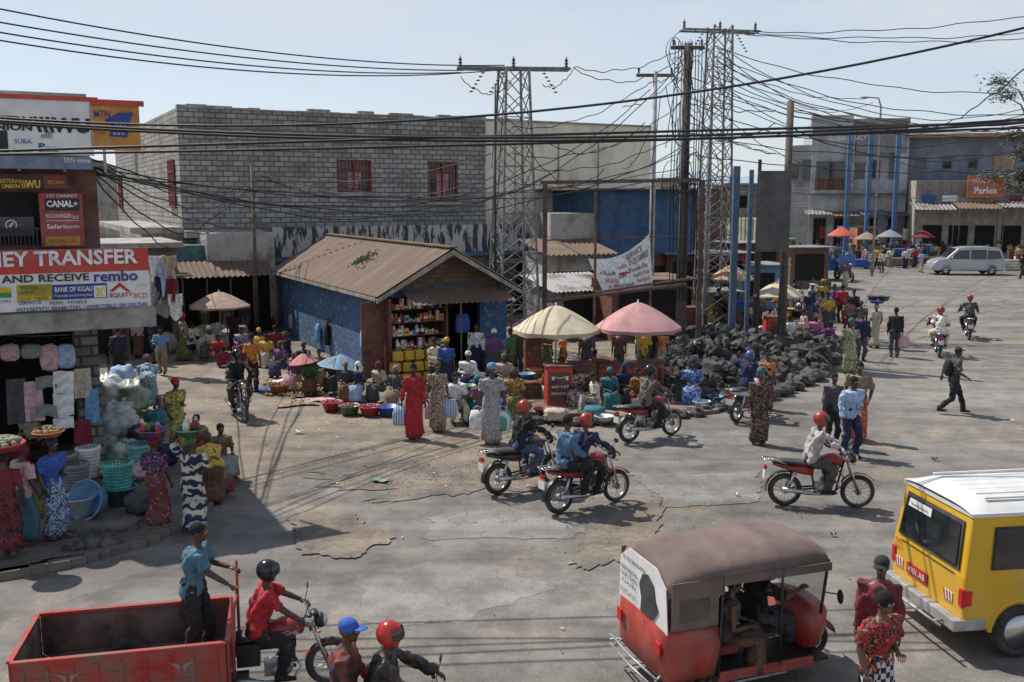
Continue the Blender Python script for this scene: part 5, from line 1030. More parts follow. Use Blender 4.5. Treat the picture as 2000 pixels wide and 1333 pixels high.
for i in range(200):
    p=V((r2.gauss(0,.22),r2.gauss(0,.3),abs(r2.gauss(0,.08))+.0)); a=r2.uniform(0,6); p.z+=p.x*.5; mm.add([p,p+V((.08*cos(a),.08*sin(a),.05)),p+V((.04*cos(a+1),.04*sin(a+1),.09))],[(0,1,2)])
tag(mm.build('roof_weed',mat('leaf_green',(.09,.17,.04),.8),None,w),'small green plant growing on the rusty kiosk roof','plant')
sh2=thing('shelf_unit','red wooden shelf unit packed with goods at kiosk front','shelf',K0,Kp.a)
RW=mat('red_brown_wood',(.14,.05,.035),.8,scale=6,var=.4,dust=.2)
SX=1.95
bx('side_board',sh2,RW,(.02,.1),(-.5,-.02),(.05,2.6)); bx('side_board',sh2,RW,(SX,SX+.08),(-.5,-.02),(.05,2.6)); bx('back_board',sh2,DRK,(.1,SX),(-.06,-.02),(.05,2.6)); bx('door_board',sh2,RW,(-.75,.0),(-.1,-.06),(.1,2.5))
cols=['yel','wht','red','org','sky','grn','lpk','crm','blu','brn','tan','dred','gry','bei']
for j in range(6):
    z=.15+j*.42; bx('shelf',sh2,RW,(.1,SX),(-.48,-.06),(z,z+.025)); x=.13; n_=0
    while x<SX-.1:
        w_=r2.uniform(.06,.17); h_=r2.uniform(.1,.34); cc=r2.choice(cols)
        if r2.random()<.1: x+=w_; continue
        if x+w_>SX-.02: break
        m=MB()
        if r2.random()<.35: m.lathe([(0,0),(w_*.42,0),(w_*.42,h_*.75),(w_*.2,h_*.9),(w_*.2,h_),(0,h_)],(w_*.5,.12,0),10)
        else: m.box((0,w_*.93),(0,.22),(0,h_))
        m.mi=1; m.box((w_*.1,w_*.8),(-.004,-.001),(h_*.3,h_*.6))
        tag(m.build('packet',[pl(cc),pl(r2.choice(('wht','yel','red','navy')))],None,Kp.w(x,-.44-r2.uniform(0,.08),z+.026),Kp.a+r2.uniform(-.15,.15)),f'{CN[cc]} packet, place {n_+1} from left on shelf {j+1} of kiosk','packet','packets on the kiosk shelves'); x+=w_; n_+=1
for i in range(12):
    x,z=-.1+(i%4)*.36+(i//4)*.05,.0+(i//4)*.36
    r_=thing('jerrycan',f'yellow jerrycan, {["bottom","middle","top"][i//4]} row {OR[i%4]} from left at kiosk corner','jerrycan',Kp.w(x,-.95,z),Kp.a+r2.uniform(-.15,.15),'yellow jerrycans at the kiosk corner')
    MB().box((0,.3),(0,.24),(0,.3)).build('can_body',mat('can_yellow',(.6,.36,.03),.5,dust=.25),r_,bev=.04); MB().loft([(.07,.12,.3),(.07,.12,.34)],.03,n=8).build('cap',pl('red'),r_); MB().torus((.18,.12,.29),.06,.015,n=8,m=5,a0=0,a1=PI).build('handle',mat('can_yellow',(0,0,0)),r_)
for i in range(14):
    sack(Kp.w(3.5+(i%2)*.6+r2.uniform(-.05,.05),-.7-(i//2%2)*.3,(i//4)*.26),.33,.24,.3,[mat('rice_sack',(.5,.47,.4),.8,scale=4),c('lbl'),c('bei'),c('wht')][i%4],f'full rice sack in the pile right of kiosk, layer {i//4+1} place {i%4+1}','rice sacks beside the kiosk',cr=.05)
for i,(x,y,w_,h_,cc,l) in enumerate(((538,632,.35,.55,'dred','maroon bag hanging on the blue wall leftmost'),(573,627,.4,.6,'gry','grey bag hanging on the blue wall'),(626,650,.4,.7,'sky','sky blue bag hanging on the blue wall'),(643,650,.4,.9,'blk','black bag hanging on the blue wall'),(716,660,.45,.7,'lbl','striped pale bag hanging near the kiosk corner'),(903,632,.5,.6,'blu','bright blue bag hanging in the kiosk doorway'))):
    if i<5:
        Ks=Plane(K0.xy,118); s_,z=Ks(x,y); p=Kp.w(-.1,s_,z+h_/2); rz=Kp.a+R(90)
    else: s_,z=Kp(x,y,-.5); p=Kp.w(s_,-.5,z+h_/2); rz=Kp.a
    bag(p,w_,h_,c(cc),l,rz)
# ---------- parasols
def parasol(p,r,zr,zt,m1,label,m2=None,pole_=.025,n=8,tilt=0,val=.08,rz=0):
    t=thing('parasol',label,'parasol',p,rz); cv=MB(); N_=n*4
    def fn(a,b_):
        th=2*PI*b_; q=a; k_=abs(sin(th*n/2)); rr=r*q*(1-.05*k_*q); z=zt-(zt-zr)*(q**1.35)-.07*q*k_*(1-q)*2
        return V((rr*cos(th),rr*sin(th),z))
    cv.grid(fn,6,N_)
    if val: cv.grid(lambda a,b_:fn(1,b_)+V((.015*sin(b_*40),0,-val*a*(1-.25*abs(sin(2*PI*b_*n/2))))),1,N_)
    cp_=cv.build('canopy',m1,t); MB().loft([(0,0,0),(0,0,zt+.06)],pole_,n=8).build('pole',STEEL,t)
    rb=MB()
    for i in range(n):
        a=2*PI*i/n; rb.loft([V((0,0,zt-.02)),V((r*.5*cos(a),r*.5*sin(a),fn(.5,i/n).z-.015)),V((r*.98*cos(a),r*.98*sin(a),zr-.01))],.007,n=4)
    rb.build('ribs',BLKM,t); cp_.rotation_euler=(0,R(tilt),0); return t
CRM=mat('parasol_cream',(.56,.48,.33),.85,var=.18,scale=1.6,dust=.4); PKP=mat('parasol_pink',(.46,.22,.23),.85,var=.22,scale=1.4,dust=.4)
t=parasol(G(1085,775),1.26,1.98,2.68,CRM,'large cream parasol with small printed logos over stall',val=.14)
for i in range(8):
    a=2*PI*(i+.5)/8; o=text('Orange',t,-.16,0,.16,.07,LBR,y=0); o.location=(1.24*cos(a),1.24*sin(a),1.86); o.rotation_euler=(0,0,a+R(90))
parasol(G(1243,770),1.27,2.0,2.73,PKP,'large faded pink parasol over red counter',val=.12)
parasol(G(660,775),.68,.92,1.26,mat('parasol_blue',(.14,.25,.36),.8,dust=.2),'small blue umbrella shading seated vendors',val=0,pole_=.012,tilt=6)
parasol(G(604,770),.45,.95,1.22,mat('parasol_rose',(.45,.16,.17),.8),'small rose umbrella beside the blue umbrella',val=0,pole_=.012,tilt=-8)
parasol(G(433,690),1.12,1.78,2.3,mat('parasol_brown',(.33,.23,.17),.85,var=.2),'brown parasol in the alley left of kiosk',val=.08)
parasol(G(1517,655),1.05,1.7,2.3,CRM,'cream parasol farther away beside the wooden pole')
parasol(G(1640,520),1.2,2.6,3.3,mat('parasol_red',(.5,.08,.04),.8),'red parasol far down the road near blue tricycle')
parasol(G(1425,640),1.0,2.2,2.8,mat('parasol_tan',(.4,.28,.18),.8),'tan parasol partly behind the blue posts')
parasol(G(1996,545),.6,1.85,2.15,c('blk'),'dark umbrella held at the right edge',val=0,pole_=.012)
parasol(G(1735,512),1.2,2.3,2.9,c('gry'),'grey parasol over far stalls before the blue columns'); parasol(G(1800,510),1.1,2.2,2.8,c('dred'),'maroon parasol over far stalls left of silver minivan'); parasol(G(1690,516),1.1,2.2,2.8,c('tan'),'tan parasol over far stalls by orange kiosk box')
def cabinet(px,py,w_,h_,d_,mt,label,rz=10,txt=None):
    t=thing('stall_cabinet',label,'cabinet',G(px,py),R(rz)); bx('box',t,mt,(-w_/2,w_/2),(-d_/2,d_/2),(.08,h_),.01); bx('counter_top',t,RW,(-w_/2-.05,w_/2+.05),(-d_/2-.05,d_/2+.05),(h_+.002,h_+.04))
    for x in(-w_/2+.05,w_/2-.05): bx('leg',t,BLKM,(x-.03,x+.03),(-d_/2,d_/2),(0,.078))
    bx('front_panel',t,RW if mt!=RW else SIGNR,(-w_/2+.06,w_/2-.06),(-d_/2-.012,-d_/2-.001),(.18,h_-.15))
    if txt:
        for i,s_ in enumerate(txt): text(s_,t,-w_/2+.12,h_-.35-i*.22,w_/2-.12,h_-.25-i*.22,WH,y=-d_/2-.02)
    return t
CBN=mat('cab_brown',(.17,.05,.035),.7,dust=.2); COR=mat('cab_orange',(.36,.13,.06),.7,dust=.4)
cabinet(1090,795,.7,1.15,.5,SIGNR,'red phone credit cabinet under the cream parasol',8,['M','airtel','money']); cabinet(1133,785,.55,1.1,.5,CBN,'dark red glass cabinet right of red cabinet',8,['M-PESA']); cabinet(1040,760,.5,1.6,.3,CBN,'tall narrow brown cabinet at left of cream parasol')
cabinet(1225,778,1.6,.95,.6,SIGNR,'long red counter under the pink parasol',5,['REDEVANCE']); cabinet(1180,770,.6,1.0,.5,COR,'orange brown cabinet between the two parasols'); cabinet(1275,765,.5,.9,.5,COR,'small orange cabinet right of long red counter')
cabinet(1510,680,.7,1.2,.5,SIGNR,'red cabinet beside the wooden pole'); cabinet(1688,505,2.0,3.0,1.2,COR,'tall orange kiosk box in the far street',0); cabinet(1455,640,.8,1.3,.6,c('sky'),'blue and white cabinet under the far parasol')
cabinet(935,800,1.2,.55,.7,WOOD,'low wooden table behind the shoppers'); cabinet(1030,780,.8,.5,.6,WOOD,'low wooden stool table with basins'); cabinet(1545,640,1.2,.7,.6,WOOD,'low wooden table right of far cream parasol'); cabinet(1345,640,1.2,.9,.6,CBN,'dark wooden counter behind the rubble heap')
for x,y,cc,z,l in((935,795,'blu',.6,'blue basin on low wooden table'),(1030,775,'sky',.55,'pale blue basin on low stool table'),(1045,765,'org',.55,'orange bowl on low stool table'),(915,805,'grn',.6,'green bowl on low wooden table'),(1370,800,'wht',.1,'white bowl near the lava stones'),(1180,830,'wht',.1,'white bowl on the kerb before seated women'),(1395,790,'sky',.1,'pale blue bowl near the lava stones'),(1060,815,'dred',.1,'maroon bowl on kerb before red cabinet'),(1150,822,'grn',.1,'green bowl on kerb before seated women'),(1540,640,'yel',.72,'yellow bowl on table by far parasol')): basin(G(x,y)+V((0,0,z)),.24,.14,pl(cc),l)
for x,y,mm,l in((1370,680,PLBAG,'white plastic sheet caught on the rubble'),(1490,650,PLBAG,'clear bag of goods by far stall'),(905,760,c('sky'),'sky blue bundle at the kiosk front'),(930,745,c('wht'),'white bundle at the kiosk front'),(985,800,c('blu'),'blue bundle behind woman with head wrap'),(840,790,c('grn'),'green bundle behind the shoppers'),(1160,815,c('teal'),'teal bundle among seated women'),(1255,800,c('dgr'),'dark bundle beside the lava stones'),(1085,820,c('bei'),'beige bundle on the kerb by seated woman'),(1310,740,c('brn'),'brown bundle on the rubble edge'),(905,790,c('gry'),'grey bundle left of low wooden table'),(955,775,c('lpk'),'rose bundle right of low wooden table'),(1445,720,c('navy'),'navy cloth lying on the lava rubble'),(1560,690,c('tan'),'tan cloth lying on the lava rubble')): sack(G(x,y,.45 if 'rubble' in l and 'edge' not in l else .1),.3,.25,.3,mm,l,nm='bundle',cat='bundle',cr=.2)
# ---------- red steel frame + banner + shacks
FR=mat('frame_maroon',(.1,.052,.042),.75,scale=4,var=.4,dust=.3)
Fy=29.8; fp=[at(1063,700,34),at(1160,700,Fy),at(1362,700,35)]
f=thing('unfinished_hoarding','maroon steel skeleton of an unfinished hoarding','hoarding',(0,0,0))
def col_(a,zt,w=.05): MB().box((a.x-w,a.x+w),(a.y-w,a.y+w),(0,zt)).build('post',FR,f)
zt0=at(1063,360,34).z; col_(fp[0],zt0,.08); col_(fp[1],at(1160,375,Fy).z,.04); zt2=at(1362,352,35).z; col_(fp[2],zt2,.08); col_(at(1270,600,34.6),zt2,.035)
MB().bar(at(1055,357,34),at(1368,352,35),.12).bar(at(1060,590,34),at(1340,556,35),.1).bar(at(1160,572,Fy),at(1345,545,35),.07).bar(at(1062,470,34),at(1362,460,35),.04).build('beam',FR,f)
bn=thing('cloth_banner','hand painted white cloth banner tied to the steel frame','banner',(0,0,0))
c4=[at(1148,505,31.5),at(1268,458,33),at(1275,560,33),at(1178,570,31.5)]
def bf(a,b_,e=0):
    p=c4[3].lerp(c4[2],a).lerp(c4[0].lerp(c4[1],a),b_); return p+V((0,-e+.06*sin(a*9+b_*4)+.03*sin(a*23+b_*9),-.35*sin(PI*a)*b_*.9))
MB().grid(lambda a,b_:bf(a,b_),30,14).build('cloth',c('wht'),bn)
def btext(s,a0,b0,a1,b1,mm):
    o=text(s,bn,a0,b0,a1,b1,mm,y=0); 
    for v in o.data.vertices: v.co=bf(v.co.x,v.co.z,.03)
for s,a0,b0,a1,b1,mm in(('Salle',.42,.62,.58,.74,RD),('SERVICE',.6,.8,.86,.93,BLk),('212150883',.62,.62,.95,.76,BLk),('+ Kunde',.1,.48,.36,.62,BLk),('Porte-Fe',.6,.42,.92,.54,BLk),('Wucafa',.12,.24,.36,.4,RD),('Stylo ma',.66,.26,.94,.38,BLk),('Aerosol',.7,.14,.94,.24,RD),('AS PERSONNEL',.14,.05,.66,.18,BLk)): btext(s,a0,b0,a1,b1,mm)
rg=MB()
for q in range(4): rg.loft([bf(.38+q*.04,.35,.02),bf(.42+q*.04,.5,.02),bf(.5+q*.03,.45,.02)],.02,n=4)
rg.build('scrawl_print',RD,bn)
tag(MB().loft([c4[0],at(1063,458,34)],.012,n=4).build('banner_rope',CAB),'rope tying the cloth banner to left frame post','rope')
sk=thing('market_stall','zinc sheet market stall behind the cloth banner','stall',at(1080,600,39).xy.to_3d(),R(28))
bx('wall',sk,ZINC,(0,3.2),(0,2.4),(0,2.0)); m=MB(); corr(m,(-.2,-.4,2.0),(3.6,0,0),(0,3,.5),0,2,.2,.03,(0,0,1)); m.build('roof',ZINC,sk); bx('opening',sk,DRK,(.5,2.6),(-.02,-.003),(.3,1.7))
sk=thing('market_stall','dark stall of red boards behind the pink parasol','stall',at(1195,600,38).xy.to_3d(),R(15))
bx('wall',sk,RW,(0,3.2),(0,2.4),(0,2.5)); bx('roof',sk,RUST,(-.3,3.5),(-.7,2.6),(2.52,2.58)); bx('opening',sk,DRK,(.3,2.8),(-.02,-.003),(.6,2.1))
sk=thing('market_stall','low rusty roofed lean-to between nearer pylon and steel frame','stall',at(1065,600,44).xy.to_3d(),R(24))
bx('wall',sk,PLAST,(0,3.0),(0,2.4),(0,3.2)); m=MB(); corr(m,(-.3,-.8,3.2),(3.6,0,0),(0,3.2,.6),0,2,.25,.04,(0,0,1)); m.build('roof',RUST,sk); bx('opening',sk,DRK,(.4,2.6),(-.02,-.003),(.2,2.4))
bl=thing('blue_building','blue walled market building with red lower band','building',at(1172,500,47).xy.to_3d(),R(22))
bx('wall',bl,mat('deep_blue_wall',(.028,.09,.19),.85,scale=.8,var=.25,dust=.25),(0,5.2),(0,6),(2.9,6.1)); bx('lower_wall',bl,mat('brown_red_wall',(.16,.055,.042),.8,scale=2,dust=.3),(0,5.2),(0,6),(0,2.897)); bx('roof',bl,RUST,(-1.2,5.4),(-.4,6.2),(6.102,6.18)); bx('opening',bl,DRK,(1,4),(-.03,-.003),(0,2.4)); bx('side_wall',bl,PLAST,(-2.4,-.01),(.5,6),(0,5.0))
for i,(px,Y,w_,h_,mm,l) in enumerate(((1385,50,2.6,2.9,mat('stall_red',(.26,.05,.035),.7,dust=.4),'red painted stall right of the steel pole'),(1415,47,1.4,2.0,mat('mint_board',(.14,.24,.16),.7,dust=.3),'green stall board behind the blue posts'),(1445,55,3,3.2,RW,'brown stall farther behind the blue posts'),(1320,48,3,3,RW,'maroon stall behind the concrete pole'),(1400,44,1.3,1.5,mat('yellow_board',(.55,.45,.1),.7,dust=.3),'yellow painted stall board above the rubble'),(1560,62,2.6,2.6,RUST,'rusty stall right of the wooden pole'),(1470,50,2.0,2.3,c('sky'),'pale blue stall board under the dark hoarding'))):
    s_=thing('market_stall',l,'stall',at(px-20,620,Y).xy.to_3d(),R(10)); bx('wall',s_,mm,(0,w_),(0,2),(0,h_)); bx('roof',s_,ZINC,(-.3,w_+.3),(-.6,2.2),(h_+.003,h_+.06)); bx('opening',s_,DRK,(.3,w_-.3),(-.02,-.003),(.5,h_-.4))
BP=mat('post_blue',(.05,.11,.2),.6,scale=4,dust=.35)
for px,yb,yt,r,l in((1428,668,325,.12,'thick blue steel post standing on the rubble heap'),(1457,655,332,.08,'thinner blue steel post beside the thick one')):
    p=G(px,yb); q=at(px,yt,p.y); tag(MB().box((-r,r),(-r,r),(0,q.z)).build('steel_post',BP,None,p),l,'post')
p=G(1472,655); q=at(1470,312,p.y); tag(MB().box((-.06,.06),(-.06,.06),(0,q.z)).build('steel_post',BLKM,None,p),'black steel post left of the dark hoarding','post')
a_=at(1479,492,33.5); b_=at(1547,334,33.5); h=thing('hoarding','back of a dark grey advertising panel on steel posts','hoarding',(a_.x,a_.y,0)); bx('board',h,mat('board_back',(.06,.062,.066),.6,scale=2,dust=.2),(0,b_.x-a_.x),(0,.15),(a_.z,b_.z)); MB().box((.1,.18),(.16,.24),(0,b_.z-.1)).box((b_.x-a_.x-.18,b_.x-a_.x-.1),(.16,.24),(0,b_.z-.1)).build('post',BLKM,h)
# ---------- pylons
INS=mat('insulator',(.05,.03,.025),.3)
def pylon(base,h,w0,w1,rz,label,arm_z,arm_l,arm_rz,nseg=12):
    t=thing('lattice_pylon',label,'pylon',base,rz); L_=[(1,1),(1,-1),(-1,-1),(-1,1)]
    P_=lambda s,z:V((s[0]*(w0+(w1-w0)*z/h)/2,s[1]*(w0+(w1-w0)*z/h)/2,z))
    for s in L_: MB().bar(P_(s,0),P_(s,h),.075).build('leg',LAT,t)
    m=MB()
    for i in range(nseg):
        z0,z1=h*i/nseg,h*(i+1)/nseg
        for j in range(4):
            a,b_=L_[j],L_[(j+1)%4]; m.bar(P_(a,z0),P_(b_,z1),.032) ; m.bar(P_(b_,z0),P_(a,z1),.032)
            if i%2==0: m.bar(P_(a,z0),P_(b_,z0),.032)
    m.build('bracing',LAT,t)
    for az,al in zip(arm_z,arm_l):
        m=MB()
        for y in(-.3,.3): m.bar((-al/2,y,az),(al/2,y,az),.08)
        for i in range(7): x=-al/2+al*i/6; m.bar((x,-.3,az),(x,.3,az),.05)
        o=m.build('crossarm',LAT,t); o.rotation_euler=(0,0,arm_rz)
        for x in(-al/2+.1,0,al/2-.1): MB().lathe([(0,0),(.03,0),(.07,.06),(.03,.1),(.08,.16),(.03,.2),(.07,.26),(.02,.34),(0,.45)],(x,0,az+.04),n=10).build('insulator',INS,o)
        for x in(-al/2+.9,al/2-.9,-.4):
            m=MB()
            for i in range(6): m.ell((x+(.12 if x>0 else -.12)*i*.7,0,az-.15-.13*i),(.07,.07,.03),8,5)
            m.build('insulator',INS,o)
    return t
b1=G(1003,690); h1=at(1000,135,b1.y).z; pylon(b1,h1,1.55,.85,R(20),'nearer steel lattice pylon right of the kiosk',[h1],[4.0],R(-15))
b2=at(1390,600,43).xy.to_3d(); h2=at(1390,52,43).z; pylon(b2,h2,1.3,.8,R(10),'taller farther steel lattice pylon behind pole cluster',[h2-.2],[3.4],0,16)
for px,yb,yt,r,mm,l,ca in((1328,690,85,.2,mat('pole_dark_concrete',(.13,.125,.12),.9,scale=5),'dark concrete pole wrapped in coils of cable',1.2),(1376,640,140,.14,STEEL,'pale steel pole in front of the farther pylon',0),(1269,660,140,.13,mat('pole_pale',(.38,.38,.38),.8,scale=4),'pale concrete pole with timber crossarm above the banner',1.5),(968,700,165,.05,BLKM,'thin black riser pipe beside the nearer pylon',0)):
    p=G(px,yb); q=at(px,yt,p.y); t=thing('utility_pole',l,'pole',p); MB().loft([(0,0,0),(0,0,q.z)],[r,r*.7],n=12).build('shaft',mm,t)
    if ca: 
        MB().bar((-ca/2,0,q.z-.15),(ca/2,0,q.z-.15),.12).build('crossarm',RUST,t)
        for x in(-ca/2+.1,ca/2-.1): MB().lathe([(0,0),(.06,.05),(.03,.1),(.06,.15),(0,.25)],(x,0,q.z-.08),n=8).build('insulator',INS,t)
m=MB(); pc=G(1328,690)
for i in range(30):
    z=r2.uniform(5.5,11); rr=r2.uniform(.25,.8); a0=r2.uniform(0,6); x_=pc.x+r2.uniform(-.6,.9)
    pts=[V((x_+rr*cos(a0+q*.45)*.6,pc.y-.3+.1*sin(q),z+rr*sin(a0+q*.45)*1.2)) for q in range(r2.randint(7,14))]; m.loft(pts,.014,n=4)
for i in range(9):
    x_=pc.x+.12*(i-4); m.loft([V((x_,pc.y-.25,2)),V((x_+r2.uniform(-.1,.1),pc.y-.28,6)),V((x_,pc.y-.25,11.2))],.02,n=4)
tag(m.build('cable_coil',CAB),'tangle of black cable coils hanging on the dark pole','cable',kind='stuff')
# ---------- cables
def cable(a,b_,sag,r,label,grp):
    A,B=at(*a),at(*b_); wv=r2.uniform(0,9); pts=[A.lerp(B,i/28)+V((0,0,-sag*4*(i/28)*(1-i/28)+(.03*sin(i*1.3+wv)+.03*sin(i*.6+wv) if 0<i<28 and r<.02 else 0))) for i in range(29)]
    tag(MB().loft(pts,r,n=5).build('overhead_cable',CAB),label,'cable',grp)
L1=('thin cable from nearer pylon toward the top left','cables from nearer pylon to top left')
for a,b_,s in(((-80,2,22),(985,128,35),.4),((-80,30,22),(905,138,34.5),.3),((-80,50,22),(900,142,34.5),.35),((-80,66,22),(985,136,35),.5)): cable(a,b_,s,.0201,*L1)
cable((-150,218,15),(2100,30,15),.75,.02,'long cable crossing whole view rising to the right',None)
L2=('thick bundled cable crossing the whole view near mid sky','thick cables across the view')
for a,b_,s in(((-150,226,14),(2100,226,15),.32),((-150,230,14.5),(2100,232,15.5),.34),((-150,300,14),(2100,238,16),-.02),((-150,304,15),(2100,246,16.5),.06)): cable(a,b_,s,.022,*L2)
L3=('slack black cable from left shop toward the pole cluster','slack cables from left shop')
for a,b_,s in(((-100,270,18),(1330,300,37),1.4),((-100,262,18),(1328,290,37),1.9),((-60,305,18),(1340,340,40),.9),((150,315,19),(1270,175,37),2.3),((180,312,19),(1330,120,37),3.0),((185,318,19.5),(505,345,41),.7),((185,322,19.5),(505,352,41),1.0),((190,330,19.5),(1100,330,36),1.2),((185,335,19.5),(560,420,40),.8),((505,340,41),(960,300,35),.6),((505,345,41),(965,345,35),.9),((505,352,41),(1063,372,34),.4),((510,350,41),(1330,330,37),.8),((185,340,19.5),(505,350,41),1.7),((185,345,19.5),(400,470,42),.9),((505,350,41),(345,470,43),.2),((505,350,41),(250,330,43),.9)): cable(a,b_,s,.017,*L3)
L4=('black service cable fanning from pole cluster to the right','cables fanning from pole cluster to right')
for a,b_,s in(((1410,62,43),(2080,60,45),.3),((1455,62,43),(2080,22,40),.3),((1455,68,43),(2080,70,45),.3),((1400,95,43),(2080,178,40),.7),((1400,110,43),(2080,215,38),1.0),((1400,120,43),(2080,225,36),1.3),((1395,140,43),(2080,238,35),.9),((1395,150,43),(2080,205,45),1.5),((1395,165,43),(1830,248,50),.5),((1400,120,43),(1700,190,52),.6),((1395,180,43),(2080,262,40),.8),((1340,200,38),(2080,240,34),1.2),((1340,260,38),(2080,290,40),.6),((1340,300,38),(2080,330,40),.4),((1395,190,43),(1900,340,60),.6),((1515,205,34.5),(2080,238,34),.6),((1515,215,34.5),(1330,180,37),.3),((1515,240,34.5),(1330,250,37),.5),((1830,248,40),(2080,60,20),.3),((1395,210,43),(1650,330,60),.8),((1340,360,38),(2000,385,70),.3),((1400,100,43),(2080,230,30),1.6),((1400,130,43),(1705,200,72),1.2),((1345,150,37.5),(1760,240,84),1.),((1345,240,37.5),(1590,300,84),.6),((1395,155,43),(2080,270,36),1.9),((1400,90,43),(2080,190,46),1.9),((1345,220,37.5),(1515,300,34.5),.3)): cable(a,b_,s,.019,*L4)
L5=('cable strung between the poles and pylons at centre','cables between centre poles')
for a,b_,s in(((1120,132,35),(1330,95,37),.4),((1120,132,35),(1330,110,37),.7),((900,150,35),(1000,160,35),.5),((1000,250,35),(1270,160,37),.5),((1000,300,35),(1330,200,37),.8),((1040,330,35),(1330,260,37),.5),((1000,355,35),(1420,345,38),.4),((1120,135,35),(1060,165,35),.3),((1270,160,37),(1330,130,37),.2),((1270,250,37),(1215,330,40),.4),((1328,130,37),(1300,290,37),-.3),((1328,100,37),(1390,90,43),.3),((1300,170,37),(1345,280,38),.6),((1310,150,37),(1390,180,43),.8),((1020,270,35),(1180,330,34),1.),((1328,200,37),(1320,400,36),.1),((975,150,35),(960,330,35),.0),((985,160,35),(970,420,35),.05),((1300,100,37),(1400,200,43),1.2),((1340,120,37),(1415,330,43),.5),((1290,190,37),(1270,330,37),.3),((1345,90,37),(1330,330,37),-.2),((1400,110,43),(1420,330,38),.2),((1260,240,37),(1040,260,35),.9),((1215,210,37),(1330,140,37),.3)): cable(a,b_,s,.016,*L5)
# ---------- far right buildings
def facade(nm,label,px0,px1,ytop,Y0,Y1,mt,ybase=None,depth=12):
    a=at(px0,ytop,Y0); b_=at(px1,ytop,Y1); ang=math.degrees(math.atan2(b_.y-a.y,b_.x-a.x)); Pl=Plane(a.xy,ang); t=thing(nm,label,'building',Pl.O,Pl.a)
    L_=(b_-a).xy.length; bx('wall',t,mt,(0,L_),(0,depth),(0,(a.z+b_.z)/2)); return t,Pl,L_,(a.z+b_.z)/2
GB=mat('grey_render',(.38,.385,.39),.9,scale=.5,var=.28,bump=.1); GBd=mat('grey_block_far',(.3,.3,.3),.9,kind='brick',scale=.6,c2=(.2,.2,.2),th=(.03,),var=.1)
WF=mat('window_frame_grey',(.14,.14,.14),.6)
def fwin(t,Pl,x0,y0,x1,y1,mt=GLS,nm='window',off=0,fr=WF):
    a,zb=Pl(x0,y1,off); b_,zt=Pl(x1,y0,off); o=bx(nm,t,fr,(a,b_),(off-.08,off-.003),(zb,zt)); w_=b_-a
    m=MB()
    for i in range(3): m.box((a+w_*(.05+.31*i),a+w_*(.05+.31*i+.28)),(off-.1,off-.083),(zb+.12,zt-.12))
    m.build('pane',mt,o); return a,b_,zb,zt
t,Pl,L_,Hh=facade('concrete_building','grey two storey building with balcony and parapet at far right',1588,1775,236,100,98,GB)
xm=Pl(1665,240)[0]
bx('cornice',t,GB,(-.2,xm),(-.9,-.01),(Hh-.6,Hh+.5)); bx('cornice',t,GBd,(xm+.01,L_+.1),(-.4,-.01),(Hh-.4,Hh+.15)); bx('upper_bay',t,GBd,(xm+.4,L_-.1),(-.5,-.01),(Pl(1700,300)[1],Hh-.42)); bx('pilaster',t,CON,(xm-.2,xm+.3),(-.7,-.01),(0,Hh-.61))
for q in((1592,315,1650,372),(1655,318,1690,350),(1700,312,1720,350),(1735,300,1765,350)): fwin(t,Pl,*q)
bal=MB(); x0,z0=Pl(1590,372); x1=Pl(1650,372)[0]
for i in range(14): x=x0+(x1-x0)*i/13; bal.box((x-.04,x+.04),(-1.05,-.97),(z0,z0+1.1))
bal.box((x0,x1),(-1.1,-.95),(z0+1.1,z0+1.2)); bal.build('balcony_railing',mat('railing_brown',(.2,.06,.04),.7),t); bx('balcony_slab',t,CON,(x0-.2,L_),(-1.1,-.12),(z0-.3,z0))
text('GLOBAL LEGACY',t,Pl(1618,270)[0],Pl(1618,276)[1],Pl(1690,270)[0],Pl(1618,267)[1],WH,y=-.95)
for i,px in enumerate((1600,1640,1700,1745)): fwin(t,Pl,px-14,425,px+14,482,DRK,'shop_door')
for i in range(4):
    m=MB(); corr(m,(-.5+i*2.6,-3,Pl(1600,418)[1]-.15*(i%2)),(2.5,0,0),(0,2.9,.4),0,2,.35,.05,(0,0,1)); m.build('awning',[ZINC,RUST,mat('awning_blue',(.12,.17,.22),.7),RUST][i],t)
t,Pl,L_,Hh=facade('annex_building','darker block annex left of the grey balcony building',1540,1590,284,102,100,GBd); fwin(t,Pl,1566,310,1584,352); fwin(t,Pl,1545,318,1560,350)
for i,(px,yt,l) in enumerate(((1648,250,'first far blue column in front of grey building'),(1688,256,'second far blue column in front of grey building'),(1741,262,'third far blue column in front of grey building'))):
    p=at(px,500,91).xy.to_3d(); q=at(px,yt,91); tag(MB().box((-.12,.12),(-.12,.12),(0,q.z)).box((.22,.29),(-.05,.05),(0,q.z)).build('steel_column',mat('column_blue',(.04,.13,.28),.6,dust=.2),None,p),l,'column','blue columns before grey building')
t,Pl,L_,Hh=facade('blue_grey_building','dark blue grey building with rusty roof at the far right',1776,2080,268,98,94,mat('slate_wall',(.15,.175,.22),.8,scale=.6,var=.25))
bx('roof',t,mat('roof_red_far',(.36,.2,.16),.8,scale=2),(-.2,L_+.2),(-1.0,8),(Hh+.003,Hh+.35)); fwin(t,Pl,1938,298,1985,335,mat('pane_tan',(.3,.18,.12),.5)); bx('end_wall',t,GB,(-1.0,-.01),(-.5,10),(0,Hh+.5))
for px in(1800,1850,1900): fwin(t,Pl,px-10,305,px+10,332)
t,Pl,L_,Hh=facade('shop_row','low row of shops with zinc awning at far right',1790,2100,352,93,90,mat('shop_wall',(.34,.31,.27),.9,scale=1.5,var=.3,dust=.3),depth=4)
z_=Pl(1800,402)[1]
